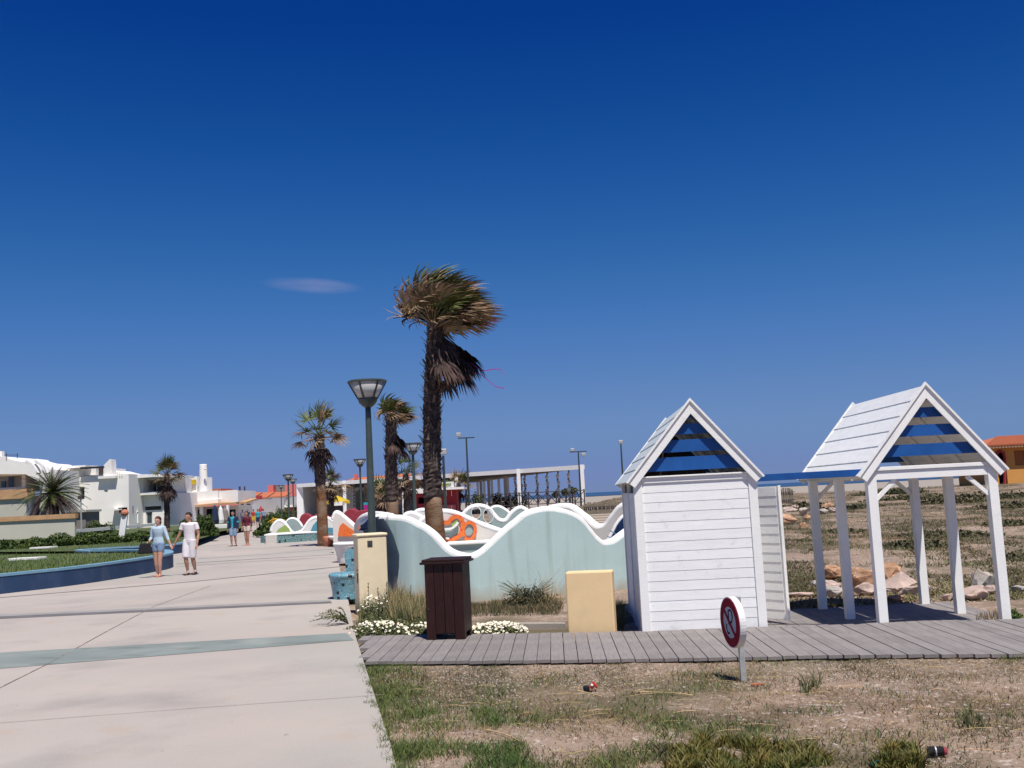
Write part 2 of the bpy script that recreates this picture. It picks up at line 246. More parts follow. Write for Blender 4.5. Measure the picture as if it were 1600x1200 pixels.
# ---------------------------------------------------------------- mesh helpers
COL = sc.collection
ROOT = {}
class MB:
    def __init__(s): s.v = []; s.f = []; s.m = []; s.cur = 0
    def add(s, vs, fs):
        b = len(s.v); s.v += [tuple(v) for v in vs]; s.f += [tuple(b+i for i in f) for f in fs]; s.m += [s.cur]*len(fs); return s
    def box(s, x0, y0, z0, x1, y1, z1, mtx=None):
        vs = [Vector(p) for p in ((x0,y0,z0),(x1,y0,z0),(x1,y1,z0),(x0,y1,z0),(x0,y0,z1),(x1,y0,z1),(x1,y1,z1),(x0,y1,z1))]
        if mtx is not None: vs = [mtx @ v for v in vs]
        return s.add(vs, [(0,3,2,1),(4,5,6,7),(0,1,5,4),(1,2,6,5),(2,3,7,6),(3,0,4,7)])
    def bar(s, a, b, w, h, up=(0,0,1)):          # beam from a to b, w across, h along up
        a = Vector(a); b = Vector(b); d = (b-a).normalized(); sd = d.cross(Vector(up)).normalized(); u = sd.cross(d).normalized()
        vs = [p+sd*i*w/2+u*j*h/2 for p in (a, b) for i, j in ((-1,-1),(1,-1),(1,1),(-1,1))]
        return s.add(vs, [(0,1,2,3),(7,6,5,4),(0,4,5,1),(1,5,6,2),(2,6,7,3),(3,7,4,0)])
    def prism(s, poly, d):                       # poly: list of Vectors, d: extrusion vector
        n = len(poly); vs = [Vector(p) for p in poly]+[Vector(p)+Vector(d) for p in poly]
        return s.add(vs, [tuple(range(n-1, -1, -1)), tuple(range(n, 2*n))]+[(i, (i+1)%n, n+(i+1)%n, n+i) for i in range(n)])
    def tube(s, pts, rad, n=10, caps=True, ell=1.0, jit=0.0):
        pts = [Vector(p) for p in pts]; k = len(pts); rad = rad if hasattr(rad, '__len__') else [rad]*k
        vs = []; ref = None
        for i, p in enumerate(pts):
            d = (pts[min(i+1, k-1)]-pts[max(i-1, 0)]).normalized()
            if ref is None: ref = Vector((1, 0, 0)) if abs(d.x) < .9 else Vector((0, 1, 0))
            u = (ref-d*ref.dot(d)).normalized(); v = d.cross(u); ref = u
            for j in range(n):
                a = 2*math.pi*j/n; r = rad[i]*(1+jit*(random.random()-.5))
                vs.append(p+u*math.cos(a)*r+v*math.sin(a)*r*ell)
        fs = [(i*n+j, i*n+(j+1)%n, (i+1)*n+(j+1)%n, (i+1)*n+j) for i in range(k-1) for j in range(n)]
        if caps: fs += [tuple(range(n-1, -1, -1)), tuple((k-1)*n+j for j in range(n))]
        return s.add(vs, fs)
    def lathe(s, c, prof, n=20, caps=True):      # prof: (r, z) list
        c = Vector(c); k = len(prof)
        vs = [c+Vector((r*math.cos(2*math.pi*j/n), r*math.sin(2*math.pi*j/n), z)) for r, z in prof for j in range(n)]
        fs = [(i*n+j, i*n+(j+1)%n, (i+1)*n+(j+1)%n, (i+1)*n+j) for i in range(k-1) for j in range(n)]
        if caps: fs += [tuple(range(n-1, -1, -1)), tuple((k-1)*n+j for j in range(n))]
        return s.add(vs, fs)
    def ball(s, c, r, sx=1, sy=1, sz=1, n=10, m=7):
        c = Vector(c); vs = [c+Vector((0, 0, -r*sz))]
        for i in range(1, m):
            t = math.pi*i/m-math.pi/2
            vs += [c+Vector((r*sx*math.cos(t)*math.cos(2*math.pi*j/n), r*sy*math.cos(t)*math.sin(2*math.pi*j/n), r*sz*math.sin(t))) for j in range(n)]
        vs.append(c+Vector((0, 0, r*sz))); L = len(vs)-1
        fs = [(0, 1+(j+1)%n, 1+j) for j in range(n)]+[(L, 1+(m-2)*n+j, 1+(m-2)*n+(j+1)%n) for j in range(n)]
        fs += [(1+i*n+j, 1+i*n+(j+1)%n, 1+(i+1)*n+(j+1)%n, 1+(i+1)*n+j) for i in range(m-2) for j in range(n)]
        return s.add(vs, fs)
    def build(s, name, mats, parent=None, smooth=False, bevel=0, local=False, stuff=False):
        mats = mats if isinstance(mats, (list, tuple)) else [mats]
        me = bpy.data.meshes.new(name)
        vs = s.v
        if parent is not None and not local:
            mi = ROOT[parent.name].inverted(); vs = [tuple(mi @ Vector(v)) for v in vs]
        me.from_pydata(vs, [], s.f)
        for m in mats: me.materials.append(M[m] if isinstance(m, str) else m)
        if len(mats) > 1: me.polygons.foreach_set('material_index', s.m)
        if smooth: me.polygons.foreach_set('use_smooth', [True]*len(me.polygons))
        me.update(); o = bpy.data.objects.new(name, me); COL.objects.link(o)
        if parent is not None: o.parent = parent; ROOT[o.name] = ROOT[parent.name]
        else: ROOT[o.name] = Matrix.Identity(4)
        if bevel:
            b = o.modifiers.new('bevel', 'BEVEL'); b.width = bevel; b.segments = 2; b.limit_method = 'ANGLE'; b.angle_limit = R(40)
        if stuff: o['kind'] = 'stuff'
        return o
def tag(o, label, cat, group=None):
    o['label'] = label; o['category'] = cat
    if group: o['group'] = group
    return o
def thing(name, label, cat, loc=(0, 0, 0), rz=0.0, group=None):
    o = bpy.data.objects.new(name, None); COL.objects.link(o); o.empty_display_size = .3
    o.location = loc; o.rotation_euler = (0, 0, rz); ROOT[o.name] = Matrix.Translation(Vector(loc)) @ Matrix.Rotation(rz, 4, 'Z')
    return tag(o, label, cat, group)
def struct(o): o['kind'] = 'structure'; return o
def pieces(name, specs, m, parent):
    """alike box pieces sharing one unit mesh: specs = list of (centre, size, rot z)"""
    me = None; res = []
    return res
def kids(o): return [c for c in bpy.data.objects if c.parent == o]
def dup(root, loc, rz, label, scale=1.0):
    ch = kids(root); r = root.copy(); COL.objects.link(r); r.location = loc; r.rotation_euler = (0, 0, rz); r.scale = (scale,)*3; r['label'] = label
    for c in ch:
        gs = kids(c); k = c.copy(); COL.objects.link(k); k.parent = r
        for g in gs: q = g.copy(); COL.objects.link(q); q.parent = k
    return r
def lerp_tab(tab, x):
    if x <= tab[0][0]: return tab[0][1]
    for (a, b), (c, d) in zip(tab, tab[1:]):
        if x <= c: return b+(d-b)*(x-a)/(c-a)
    return tab[-1][1]
def smooth_path(pts, n=6):                       # Catmull-Rom through pts
    P = [Vector(p) for p in pts]; P = [P[0]*2-P[1]]+P+[P[-1]*2-P[-2]]; o = []
    for i in range(1, len(P)-2):
        for k in range(n):
            t = k/n; a, b, c, d = P[i-1:i+3]
            o.append(.5*((2*b)+(c-a)*t+(2*a-5*b+4*c-d)*t*t+(3*b-a-3*c+d)*t**3))
    o.append(P[-2]); return o

def splash(m, col, z0, z1, amt=.7):
    """soil splashed up the foot of a wall, broken by noise"""
    n = m.node_tree; b = n.nodes['Principled BSDF']; src = b.inputs['Base Color'].links[0].from_socket
    tc = n.nodes.new('ShaderNodeTexCoord'); s = n.nodes.new('ShaderNodeSeparateXYZ'); n.links.new(tc.outputs['Object'], s.inputs[0])
    t = node(n, 'ShaderNodeTexNoise', Scale=3.5, Detail=6); n.links.new(tc.outputs['Object'], t.inputs['Vector'])
    k0 = n.nodes.new('ShaderNodeMath'); k0.operation = 'MULTIPLY_ADD'; n.links.new(t.outputs['Fac'], k0.inputs[0]); k0.inputs[1].default_value = -(z1-z0)*1.6; n.links.new(s.outputs['Z'], k0.inputs[2])
    k = n.nodes.new('ShaderNodeMapRange'); k.inputs['From Min'].default_value = z0-(z1-z0)*.8; k.inputs['From Max'].default_value = z1-(z1-z0)*.8; k.inputs['To Min'].default_value = amt; k.inputs['To Max'].default_value = 0
    n.links.new(k0.outputs[0], k.inputs['Value']); x = n.nodes.new('ShaderNodeMixRGB'); n.links.new(k.outputs[0], x.inputs[0]); n.links.new(src, x.inputs[1]); x.inputs[2].default_value = (*col, 1)
    n.links.new(x.outputs[0], b.inputs['Base Color'])
overlay(M['turq'], (.30, .36, .31), 1.6, .55, .72, .45, (3, 3, .22)); overlay(M['turq'], (.55, .66, .62), 22, .64, .72, .35)
splash(M['turq'], (.36, .30, .22), .0, .30); splash(M['beige'], (.42, .32, .20), -.0, .14, .6); splash(M['beige2'], (.40, .32, .20), .0, .30, .6)
overlay(M['bluewall'], (.10, .12, .15), 1.2, .56, .74, .5, (2, 2, .5)); overlay(M['siding'], (.50, .46, .40), 40, .66, .72, .35)
# ================================================================ SETTING
EDGE = [(-30, 6.4), (0, .40), (7.54, -1.0), (13.5, -2.18), (18.3, -3.06), (28.9, -5.06), (40.2, -7.15), (46, -8.6), (120, -20.5), (400, -72)]
def nz(x, y, s, k=0): return noise.noise(Vector((x*s, y*s, 3.7+k)))
def height(x, y):
    e = lerp_tab(EDGE, y)
    if y > 640: return -3.0
    if x < e+.02: return -.09
    base = -.055
    if y > 12: base = -.055-.07*min(1, (y-12)/1.2)
    if x < 1 and y > 13: base = -.10
    near = min(1, max(0, (x-e)/.6))
    b = near*(.016*nz(x, y, 1.3)+.010*nz(x, y, 4.1, 2)+.006*nz(x, y, 11, 5))
    if y > 15.3:
        t = min(1, (y-15.3)/6)*min(1, max(0, x-2.2)/2)
        b += t*(.16*nz(x, y, .23)+.09*nz(x, y, .7, 4)+.035*nz(x, y, 2.2, 8))
        r = x/y
        ridge = 1.25 if r < .10 else (1.25-(r-.10)*3.5 if r < .28 else .62)
        q = min(1, max(0, (y-45)/50)); q = q*q*(3-2*q)
        if y > 110: q *= max(0, 1-(y-110)/35)
        g = min(1, max(0, (x-4)/8))
        b += g*q*(ridge+.25*nz(x, y, .06, 9)+.1*nz(x, y, .2, 3))
    if y > 110: base = base+(-.45-base)*min(1, (y-110)/35)
    if y > 560: base = -.45-2.5*(y-560)/60
    return base+(b if y < 150 else .05*nz(x, y, .03))
def axis(dense, lo, hi):
    a = list(np.arange(dense[0], dense[1], dense[2])); s = dense[2]; v = dense[1]
    while v < hi: a.append(v); s *= 1.09; v += s
    s = dense[2]; v = dense[0]
    while v > lo: s *= 1.13; v -= s; a.insert(0, v)
    return a
xs = axis((-3.2, 12, .11), -6000, 6000); ys = axis((5.5, 22, .11), -300, 8000)
gv = [(x, y, height(x, y)) for y in ys for x in xs]; nx = len(xs)
gf = [(j*nx+i, j*nx+i+1, (j+1)*nx+i+1, (j+1)*nx+i) for j in range(len(ys)-1) for i in range(nx-1)]
g = MB(); g.v = gv; g.f = gf; g.m = [0]*len(gf); struct(g.build('ground', 'ground', smooth=True))
def hz(x, y): return height(x, y)

s = MB(); s.add([(-7000, 575, -.5), (7000, 575, -.5), (7000, 8500, -.5), (-7000, 8500, -.5)], [(0, 1, 2, 3)]); struct(s.build('sea', 'sea'))

# promenade slab
P = MB(); ed = [(x, y) for y, x in EDGE]
poly = [Vector((x, y, -.2)) for x, y in ed]+[Vector((-260, 400, -.2)), Vector((-260, -30, -.2))]
P.prism(poly, (0, 0, .2)); struct(P.build('promenade', 'prom'))
def strip(name, pa, m, z=.004, w=None):
    q = MB()
    if w:
        a = [G(*p) for p in pa]
        for i in range(len(a)-1):
            d = (a[i+1]-a[i]).normalized(); sd = Vector((-d.y, d.x, 0))*w/2
            q.add([a[i]-sd+Vector((0, 0, z)), a[i+1]-sd+Vector((0, 0, z)), a[i+1]+sd+Vector((0, 0, z)), a[i]+sd+Vector((0, 0, z))], [(0, 1, 2, 3)])
    else:
        q.add([G(*p)+Vector((0, 0, z)) for p in pa], [tuple(range(len(pa)))])
    struct(q.build(name, m))
def ext(a, b, t): return (a[0]+(b[0]-a[0])*t, a[1]+(b[1]-a[1])*t)
B1a, B1b = (0, 1020), (541, 989.5); B2a, B2b = (0, 1045), (553, 1000.5)
strip('pavement_band', [ext(B2a, B2b, -1), B2b, B1b, ext(B1a, B1b, -1)], 'band_g')
strip('pavement_band', [ext((0, 967), (519, 942), -1), (519, 942.5), (517, 940), ext((0, 963.5), (517, 940), -1)], 'band_d')
strip('pavement_band', [ext((0, 963.5), (517, 940), -1), (517, 939.9), (516, 937), ext((0, 960.5), (516, 937), -1)], 'band_m')
strip('pavement_joint', [(-100, 940), (0, 934), (300, 909), (535, 885)], 'band_d', w=.17)
strip('pavement_joint', [(275, 886), (400, 877), (523, 870)], 'band_m', w=.16)
strip('pavement_joint', [(275, 881.5), (400, 873.5), (523, 866.5)], 'band_d', w=.20)
strip('pavement_joint', [(310, 873), (420, 866), (521, 858)], 'band_m', w=.30)
strip('pavement_joint', [(330, 860), (420, 856), (500, 851)], 'band_m', w=.2)
strip('pavement_joint', [(330, 841), (400, 838)], 'band_m', w=.3)
strip('pavement_joint', [(-60, 1110), (0, 1075), (80, 1035), (170, 985), (240, 948), (330, 915)], 'joint', w=.014, z=.006)
strip('pavement_joint', [(-80, 1136), (0, 1130), (300, 1107), (600, 1086)], 'joint2', w=.010, z=.006)

# raised lawn with its blue kerb walls
def kerb(name, px, top, lab, w=.26):
    t = thing(name, lab, 'kerb wall', tuple(G(*px[0])))
    a = smooth_path([G(*p) for p in px], 5); wall = MB(); cap = MB(); n = len(a)
    L = []
    for i, p in enumerate(a):
        d = (a[min(i+1, n-1)]-a[max(i-1, 0)]).normalized(); L.append((p, Vector((-d.y, d.x, 0))))
    def rib(mb, z0, z1, e):
        vs = []
        for p, sd in L:
            vs += [p-sd*e+Vector((0, 0, z0)), p-sd*e+Vector((0, 0, z1)), p+sd*(w+e)+Vector((0, 0, z1)), p+sd*(w+e)+Vector((0, 0, z0))]
        fs = [(i*4+j, (i+1)*4+j, (i+1)*4+(j+1)%4, i*4+(j+1)%4) for i in range(n-1) for j in range(4)]+[(0, 1, 2, 3), (4*n-1, 4*n-2, 4*n-3, 4*n-4)]
        mb.add(vs, fs)
    rib(wall, 0, top-.06, 0); rib(cap, top-.06, top, .012)
    wall.build('wall', 'bluewall', t); cap.build('coping', 'bluecap', t); return t
K1 = [(-140, 945), (0, 928.5), (120, 914), (200, 901.5), (245, 893), (262, 889.5), (271, 885.5), (266, 881), (250, 879.5), (200, 878.5), (150, 879)]
kerb('kerb_wall', K1, .47, 'long dark blue kerb wall with pale blue top, nearest along the lawn')
K2 = [(262, 887), (272, 883), (258, 878), (200, 877.5), (150, 878.5)]
K2b = [(150, 877), (128, 874.5), (170, 871.5), (230, 868.5), (270, 866), (291, 862), (300, 857)]
kerb('kerb_wall', K2b, .42, 'dark blue kerb wall of the second scalloped lawn bed behind the nearest one')
def gz(px, py, z): return G(px, py, z)
lawn = MB()
def sheet(pp, z, mb):
    a = [Vector((p.x, p.y, z)) for p in pp]; mb.add(a, [tuple(range(len(a)))])
def off(p, dy=.12): return p+Vector((0, dy, 0))
L1 = [off(G(*p), .15) for p in K1[:5]]+[G(262, 887), G(264, 883.5), G(250, 880.5), G(150, 880), G(-140, 882)]
sheet(L1, .37, lawn)
L2 = [off(G(*p), .15) for p in K2b[1:]]+[G(330, 846), G(345, 838), G(395, 829), Vector((-30, 112, 0)), Vector((-75, 112, 0)), Vector((-75, 52, 0)), G(-140, 874)]
sheet(L2, .34, lawn); struct(lawn.build('lawn', 'lawn'))
# pale blue back rim of the first bed

def blades(name, pts, hts, wid, m, lean=.5, parent=None, seg=2, stuff=True):
    """grass blades: pts (n,3), hts (n)"""
    n = len(pts); az = rng.uniform(0, 2*np.pi, n); la = rng.uniform(0, 2*np.pi, n); ln = rng.uniform(.1, 1, n)*lean*hts
    wd = wid*rng.uniform(.6, 1.3, n); pts = np.asarray(pts, float)
    s = np.stack([np.cos(az), np.sin(az), 0*az], 1)*wd[:, None]/2; l = np.stack([np.cos(la), np.sin(la), 0*la], 1)*ln[:, None]; u = np.zeros((n, 3)); u[:, 2] = hts
    v = np.stack([pts-s, pts+s, pts+u*.6+l*.4+s*.7, pts+u*.6+l*.4-s*.7, pts+u+l], 1).reshape(-1, 3)
    i = np.arange(n)*5
    quads = np.stack([i, i+1, i+2, i+3], 1); tris = np.stack([i+3, i+2, i+4], 1)
    me = bpy.data.meshes.new(name); me.vertices.add(len(v)); me.vertices.foreach_set('co', v.ravel())
    lv = np.concatenate([quads.ravel(), tris.ravel()]); me.loops.add(len(lv)); me.loops.foreach_set('vertex_index', lv)
    ls = np.concatenate([np.arange(n)*4, 4*n+np.arange(n)*3]); lt = np.concatenate([np.full(n, 4), np.full(n, 3)])
    me.polygons.add(2*n); me.polygons.foreach_set('loop_start', ls); me.polygons.foreach_set('loop_total', lt)
    me.materials.append(M[m]); me.update(calc_edges=True)
    o = bpy.data.objects.new(name, me); COL.objects.link(o)
    if parent is not None: o.parent = parent; o.matrix_parent_inverse = ROOT[parent.name].inverted()
    if stuff: o['kind'] = 'stuff'
    return o
def leafcloud(name, n, c, rad, size, m, parent=None, bottom=True, shell=.5, stuff=True, box=False, nrm=False):
    """n small leaf quads through an ellipsoid (or box) volume"""
    c = np.array(c, float); rad = np.array(rad, float)
    if box: p = rng.uniform(-1, 1, (n, 3))
    else:
        d = rng.normal(size=(n, 3)); d /= np.linalg.norm(d, axis=1)[:, None]
        if bottom: d[:, 2] = np.abs(d[:, 2])
        p = d*(rng.uniform(0, 1, n)**shell)[:, None]
        lump = np.array([.8+.35*noise.noise(Vector(q*2.3+c)) for q in d]); p *= lump[:, None]
    p = c+p*rad
    a = rng.normal(size=(n, 3)); a /= np.linalg.norm(a, axis=1)[:, None]; b = np.cross(a, rng.normal(size=(n, 3))); b /= np.linalg.norm(b, axis=1)[:, None]
    sz = size*rng.uniform(.6, 1.4, n)[:, None]; a *= sz; b *= sz*.5
    v = np.stack([p-a, p-b, p+a, p+b], 1).reshape(-1, 3)
    i = np.arange(n)*4; q = np.stack([i, i+1, i+2, i+3], 1)
    me = bpy.data.meshes.new(name); me.vertices.add(4*n); me.vertices.foreach_set('co', v.ravel()); me.loops.add(4*n); me.loops.foreach_set('vertex_index', q.ravel())
    me.polygons.add(n); me.polygons.foreach_set('loop_start', i); me.polygons.foreach_set('loop_total', np.full(n, 4)); me.materials.append(M[m]); me.update(calc_edges=True)
    o = bpy.data.objects.new(name, me); COL.objects.link(o)
    if parent is not None: o.parent = parent; o.matrix_parent_inverse = ROOT[parent.name].inverted()
    if stuff: o['kind'] = 'stuff'
    return o

# lawn grass
def inpoly(x, y, pl):
    c = False; j = len(pl)-1
    for i in range(len(pl)):
        xi, yi, xj, yj = pl[i].x, pl[i].y, pl[j].x, pl[j].y
        if (yi > y) != (yj > y) and x < (xj-xi)*(y-yi)/(yj-yi)+xi: c = not c
        j = i
    return c
pts = []; 
for pl, z, n in ((L1, .37, 20000), (L2, .34, 17000)):
    k = 0
    while k < n:
        py = random.uniform(838, 925); px = random.uniform(-60, 400); p = G(px, py, z)
        k += 1
        if p.y < 110 and inpoly(p.x, p.y, pl): pts.append((p.x, p.y, z))
pts = np.array(pts); hs_ = rng.uniform(.03, .08, len(pts))*(1+pts[:, 1]/90)
o = blades('lawn_grass', pts, hs_, .02, 'lawnblade', .8); o.data.name = 'lawn_grass'; tag(o, 'green lawn grass in the blue-edged beds beside the promenade', 'grass')
for (px, py), lab in (((400/5.93, 680+1050/5.93), 'pale flat stone slab lying on the lawn by the hedge'), ((245/5.93, 680+1155/5.93), 'pale flat stone slab lying on the lawn nearest the blue kerb')):
    p = G(px, py, .37); q = MB(); q.prism([p+Vector(v) for v in ((-.55, -.2, 0), (.5, -.25, 0), (.6, .2, 0), (-.4, .25, 0))], (0, 0, .08)); tag(q.build('stone_slab', 'white3', bevel=.01), lab, 'slab')

# ================================================================ BOARDWALK
NEAR = [(-1.76, 11.34), (.37, 10.82), (1.77, 10.50), (2.96, 10.30), (4.67, 9.84), (9.5, 8.7)]
BACK = [(-2.2, 13.56), (.48, 12.88), (1.2, 12.70), (2.98, 12.53), (3.0, 12.5), (5.78, 12.14), (9.5, 11.3)]
bw = thing('boardwalk', 'weathered grey plank boardwalk running from the promenade past the white cabins', 'boardwalk', (2, 11, 0))
me_pl = {}
x = -2.25; k = 0; pitch = .1435
def plank_mesh(L):
    key = round(L, 1)
    if key not in me_pl:
        q = MB(); q.box(-pitch/2+.004, 0, -.032, pitch/2-.004, key, 0); me = bpy.data.meshes.new('plank'); me.from_pydata(q.v, [], q.f); me.materials.append(M['deck']); me_pl[key] = me
    return me_pl[key]
def plank(x, y0, y1, z, par, slope=.035):
    L = y1-y0; me = plank_mesh(L); o = bpy.data.objects.new('plank', me); COL.objects.link(o); o.parent = par
    loc = Vector((x+slope*(y0-11), y0, z+random.uniform(-.003, .002)))-par.location
    o.location = loc; o.rotation_euler = (0, 0, -math.atan(slope)+random.uniform(-.0015, .0015))
while x < 9.0:
    y0 = lerp_tab(NEAR, x)+random.uniform(-.012, .012); y1 = lerp_tab(BACK, x)
    if x < -1.76: y0 = max(11.34, 11.34+(-1.76-x)*5.2)
    if y1-y0 > .1: plank(x, y0, y1, 0, bw)
    x += pitch; k += 1
j = MB()
for (ax, ay), (bx_, by) in zip(NEAR, NEAR[1:]):
    j.bar((ax, ay+.10, -.085), (bx_, by+.10, -.085), .06, .10)
    j.bar((ax, ay+1.1, -.085), (bx_, by+1.1, -.085), .06, .10)
j.build('joist', 'timber', bw)
# lower platform the open shelter stands in
lp = thing('platform', 'lower grey plank platform in the shade under the open white shelter', 'platform', (4.5, 13.5, -.11))
x = 3.06
while x < 6.0:
    plank(x, 12.46, 14.93+.02*math.sin(x*9), -.108, lp, .03); x += pitch

# ================================================================ CABIN 1
def gable(name, lab, ox, oy, W, D, eave, ridge, z0, posts_z, roofm, n_roof, slats, over=.05):
    """gabled beach cabin frame; local x across the front, y into depth"""
    t = thing(name, lab, 'cabin', (ox, oy, 0)); return t
def roof(t, X0, X1, Y0, Y1, ez, rz_, n, m, xc=None):
    xc = (X0+X1)/2
    for side in (-1, 1):
        ex = X0 if side < 0 else X1; L = math.hypot(ex-xc, rz_-ez); st = L/n
        ux = (xc-ex)/L; uz = (rz_-ez)/L; nxv = -uz*(1 if ux > 0 else -1); nzv = abs(ux)
        for i in range(n):          # clapboard: each plank's lower edge laps proud over the one below
            a = i*st; b = (i+1)*st+.02; q = MB(); th = .016
            pa = Vector((ex+ux*a, 0, ez+uz*a)); pb = Vector((ex+ux*b, 0, ez+uz*b)); nn = Vector((nxv, 0, nzv))
            lo0, lo1 = pa+nn*.013, pa+nn*(.013+th); hi0, hi1 = pb+nn*.002, pb+nn*(.002+th)
            if i == n-1 and side > 0: hi0 -= Vector((ux, 0, uz))*.03; hi1 -= Vector((ux, 0, uz))*.012
            elif i == n-1: hi0 -= Vector((ux, 0, uz))*.035; hi1 -= Vector((ux, 0, uz))*.02
            jy = random.uniform(-.004, .004)
            q.prism([Vector((p.x, Y0+jy, p.z)) for p in (lo0, lo1, hi1, hi0)], (0, Y1-Y0+jy, 0))
            q.build('roof_plank', m, t)
        # battens under the planks
        for yy in np.linspace(Y0+.10, Y1-.10, max(3, int((Y1-Y0)/.55))):
            q = MB(); q.bar(Vector((ex, yy, ez))-Vector((nxv, 0, nzv))*.022+Vector((ux, 0, uz))*.03, Vector((xc, yy, rz_))-Vector((nxv, 0, nzv))*.022-Vector((ux, 0, uz))*.04, .045, .040, up=(nxv, 0, nzv)); q.build('rafter', 'white', t)
def barge(t, X0, X1, y, ez, rz_, m='white', d=.09):
    xc = (X0+X1)/2
    for side, ex in ((-1, X0), (1, X1)):
        q = MB(); a = Vector((ex, y, ez)); b = Vector((xc, y, rz_)); u = (b-a).normalized(); n_ = Vector((-u.z*(1 if u.x > 0 else -1), 0, abs(u.x)))
        cut = d/abs(u.x)
        # vertical cut at the ridge, plumb cut at the eave
        q.prism([a+n_*.035, b+Vector((0, 0, .035/abs(u.x))), b-Vector((0, 0, cut)), a-n_*d+u*.0+Vector((0, 0, 0))], (0, -.024 if side < 0 else -.022, 0)); q.build('barge_board', m, t, bevel=.003)
        q = MB(); q.prism([a+n_*.036+u*-.01, b+Vector((0, 0, .036/abs(u.x))), b+Vector((0, 0, .012/abs(u.x))), a+n_*.012+u*-.01], (0, -.046 if side < 0 else -.044, 0)); q.build('barge_trim', m, t)
def louvres(t, xc, y, W, ez, rz_, zs, h, m='blue', th=.02, tilt=0):
    for z in zs:
        z, h = z if isinstance(z, tuple) else (z, h)
        zz0, zz1 = z, z+h; hw0 = W/2*(rz_-zz0)/(rz_-ez); hw1 = max(.0, W/2*(rz_-zz1)/(rz_-ez)); q = MB()
        q.prism([(xc-hw0, y, zz0), (xc+hw0, y, zz0), (xc+max(hw1, .004), y+tilt, zz1), (xc-max(hw1, .004), y+tilt, zz1)], (0, th, 0)); q.build('louvre_slat', m, t)

h1 = thing('beach_cabin', 'closed white boarded beach cabin with steep gable and blue louvre slats', 'beach cabin', (2.18, 12.68, 0), R(-3.0))
X0, X1, YF, YB = 1.43, 2.93, 12.60, 15.7; EZ, RZ = 1.83, 2.74
# local frame: build in unrotated coordinates then let the root turn them
inv = ROOT[h1.name]; ROOT[h1.name] = Matrix.Translation(Vector((2.18, 12.68, 0)))
pw = .105
for (px_, py_) in ((X0, YF), (X1-pw, YF), (X0, YB-pw), (X1-pw, YB-pw)):
    q = MB(); q.box(px_, py_, -.14, px_+pw, py_+pw, EZ+.0); q.build('post', 'white', h1, bevel=.004)
q = MB(); q.box(X0+.004, (YF+YB)/2-.04, -.14, X0+.07, (YF+YB)/2+.04, EZ-.01); q.build('post', 'white', h1, bevel=.003)
nb = 16; bp = (EZ-.055+.13)/nb
def board(t, a, b, z, out, h=bp, m='siding', flat=False):
    """lap board from a to b at height z, lower edge standing proud along out"""
    a = Vector(a); b = Vector(b); o = Vector(out); q = MB()
    if flat: q.prism([Vector((a.x, a.y, z+.003))+o*.007, Vector((a.x, a.y, z+.003))-o*.012, Vector((a.x, a.y, z+h))-o*.012, Vector((a.x, a.y, z+h))+o*.002], b-a); return q.build('siding_board', m, t)
    q.prism([Vector((a.x, a.y, z+.002))+o*.0125, Vector((a.x, a.y, z+.002))-o*.004, Vector((a.x, a.y, z+h+.006))-o*.004, Vector((a.x, a.y, z+h+.006))+o*.009], b-a)
    return q.build('siding_board', m, t)
for i in range(nb):
    z = -.13+i*bp
    board(h1, (X0+pw, YF+.03, 0), (X1-pw, YF+.03, 0), z, (0, -1, 0))
    board(h1, (X0+pw, YB-.03, 0), (X1-pw, YB-.03, 0), z, (0, 1, 0))
    board(h1, (X1-.03, YF+pw, 0), (X1-.03, YF+1.75, 0), z, (1, 0, 0))
for i in range(nb-1):
    z = -.13+i*bp
    board(h1, (X0+.03, (YF+YB)/2-.04, 0), (X0+.03, YF+pw, 0), z, (-1, 0, 0))
    board(h1, (X0+.03, YB-pw, 0), (X0+.03, (YF+YB)/2+.04, 0), z, (-1, 0, 0))
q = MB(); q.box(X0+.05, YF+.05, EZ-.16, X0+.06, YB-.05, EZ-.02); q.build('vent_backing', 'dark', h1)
q = MB(); q.box(X0+.03, YF+.055, -.13, X1-.05, YB-.055, -.10); q.build('floor', 'deck', h1)
q = MB(); q.box(X0+pw+.001, YF+.004, EZ-.055, X1-pw-.001, YF+.10, EZ+.005); q.box(X0+pw+.001, YF-.018, EZ+.007, X1-pw-.001, YF+.12, EZ+.028); q.build('front_beam', 'white', h1, bevel=.004)
q = MB(); q.box(X0+pw, YB-.1, EZ-.055, X1-pw, YB-.004, EZ+.005); q.build('back_beam', 'white', h1)
q = MB(); q.box(X0+.002, YF+pw+.002, EZ-.035, X0+.09, YB-pw-.002, EZ-.0); q.box(X1-.09, YF+pw+.002, EZ-.035, X1-.002, YB-pw-.002, EZ); q.build('wall_plate', 'white', h1)
ov = .055; sl_ = (RZ-EZ)/((X1-X0)/2)
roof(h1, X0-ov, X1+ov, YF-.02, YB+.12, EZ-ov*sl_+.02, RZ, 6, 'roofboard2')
barge(h1, X0-ov, X1+ov, YF-.021, EZ-ov*sl_+.02, RZ)
barge(h1, X0-ov, X1+ov, YB+.15, EZ-ov*sl_+.02, RZ)
lz = [(1.915, .165), (2.14, .15), (2.355, .13)]
louvres(h1, 2.18, YF+.03, X1-X0-.16, EZ+.03, RZ-.11, lz+[(2.555, .06)], .112)
louvres(h1, 2.18, YB-.05, X1-X0-.16, EZ+.03, RZ-.11, lz, .112)
q = MB(); q.prism([(X0+.12, YB-.09, EZ-.04), (X1-.12, YB-.09, EZ-.04), (2.18, YB-.09, RZ-.12)], (0, .012, 0)); q.build('back_gable_shade_board', 'timber', h1)  # dark board whose colour stands for roof-underside shade between the slats
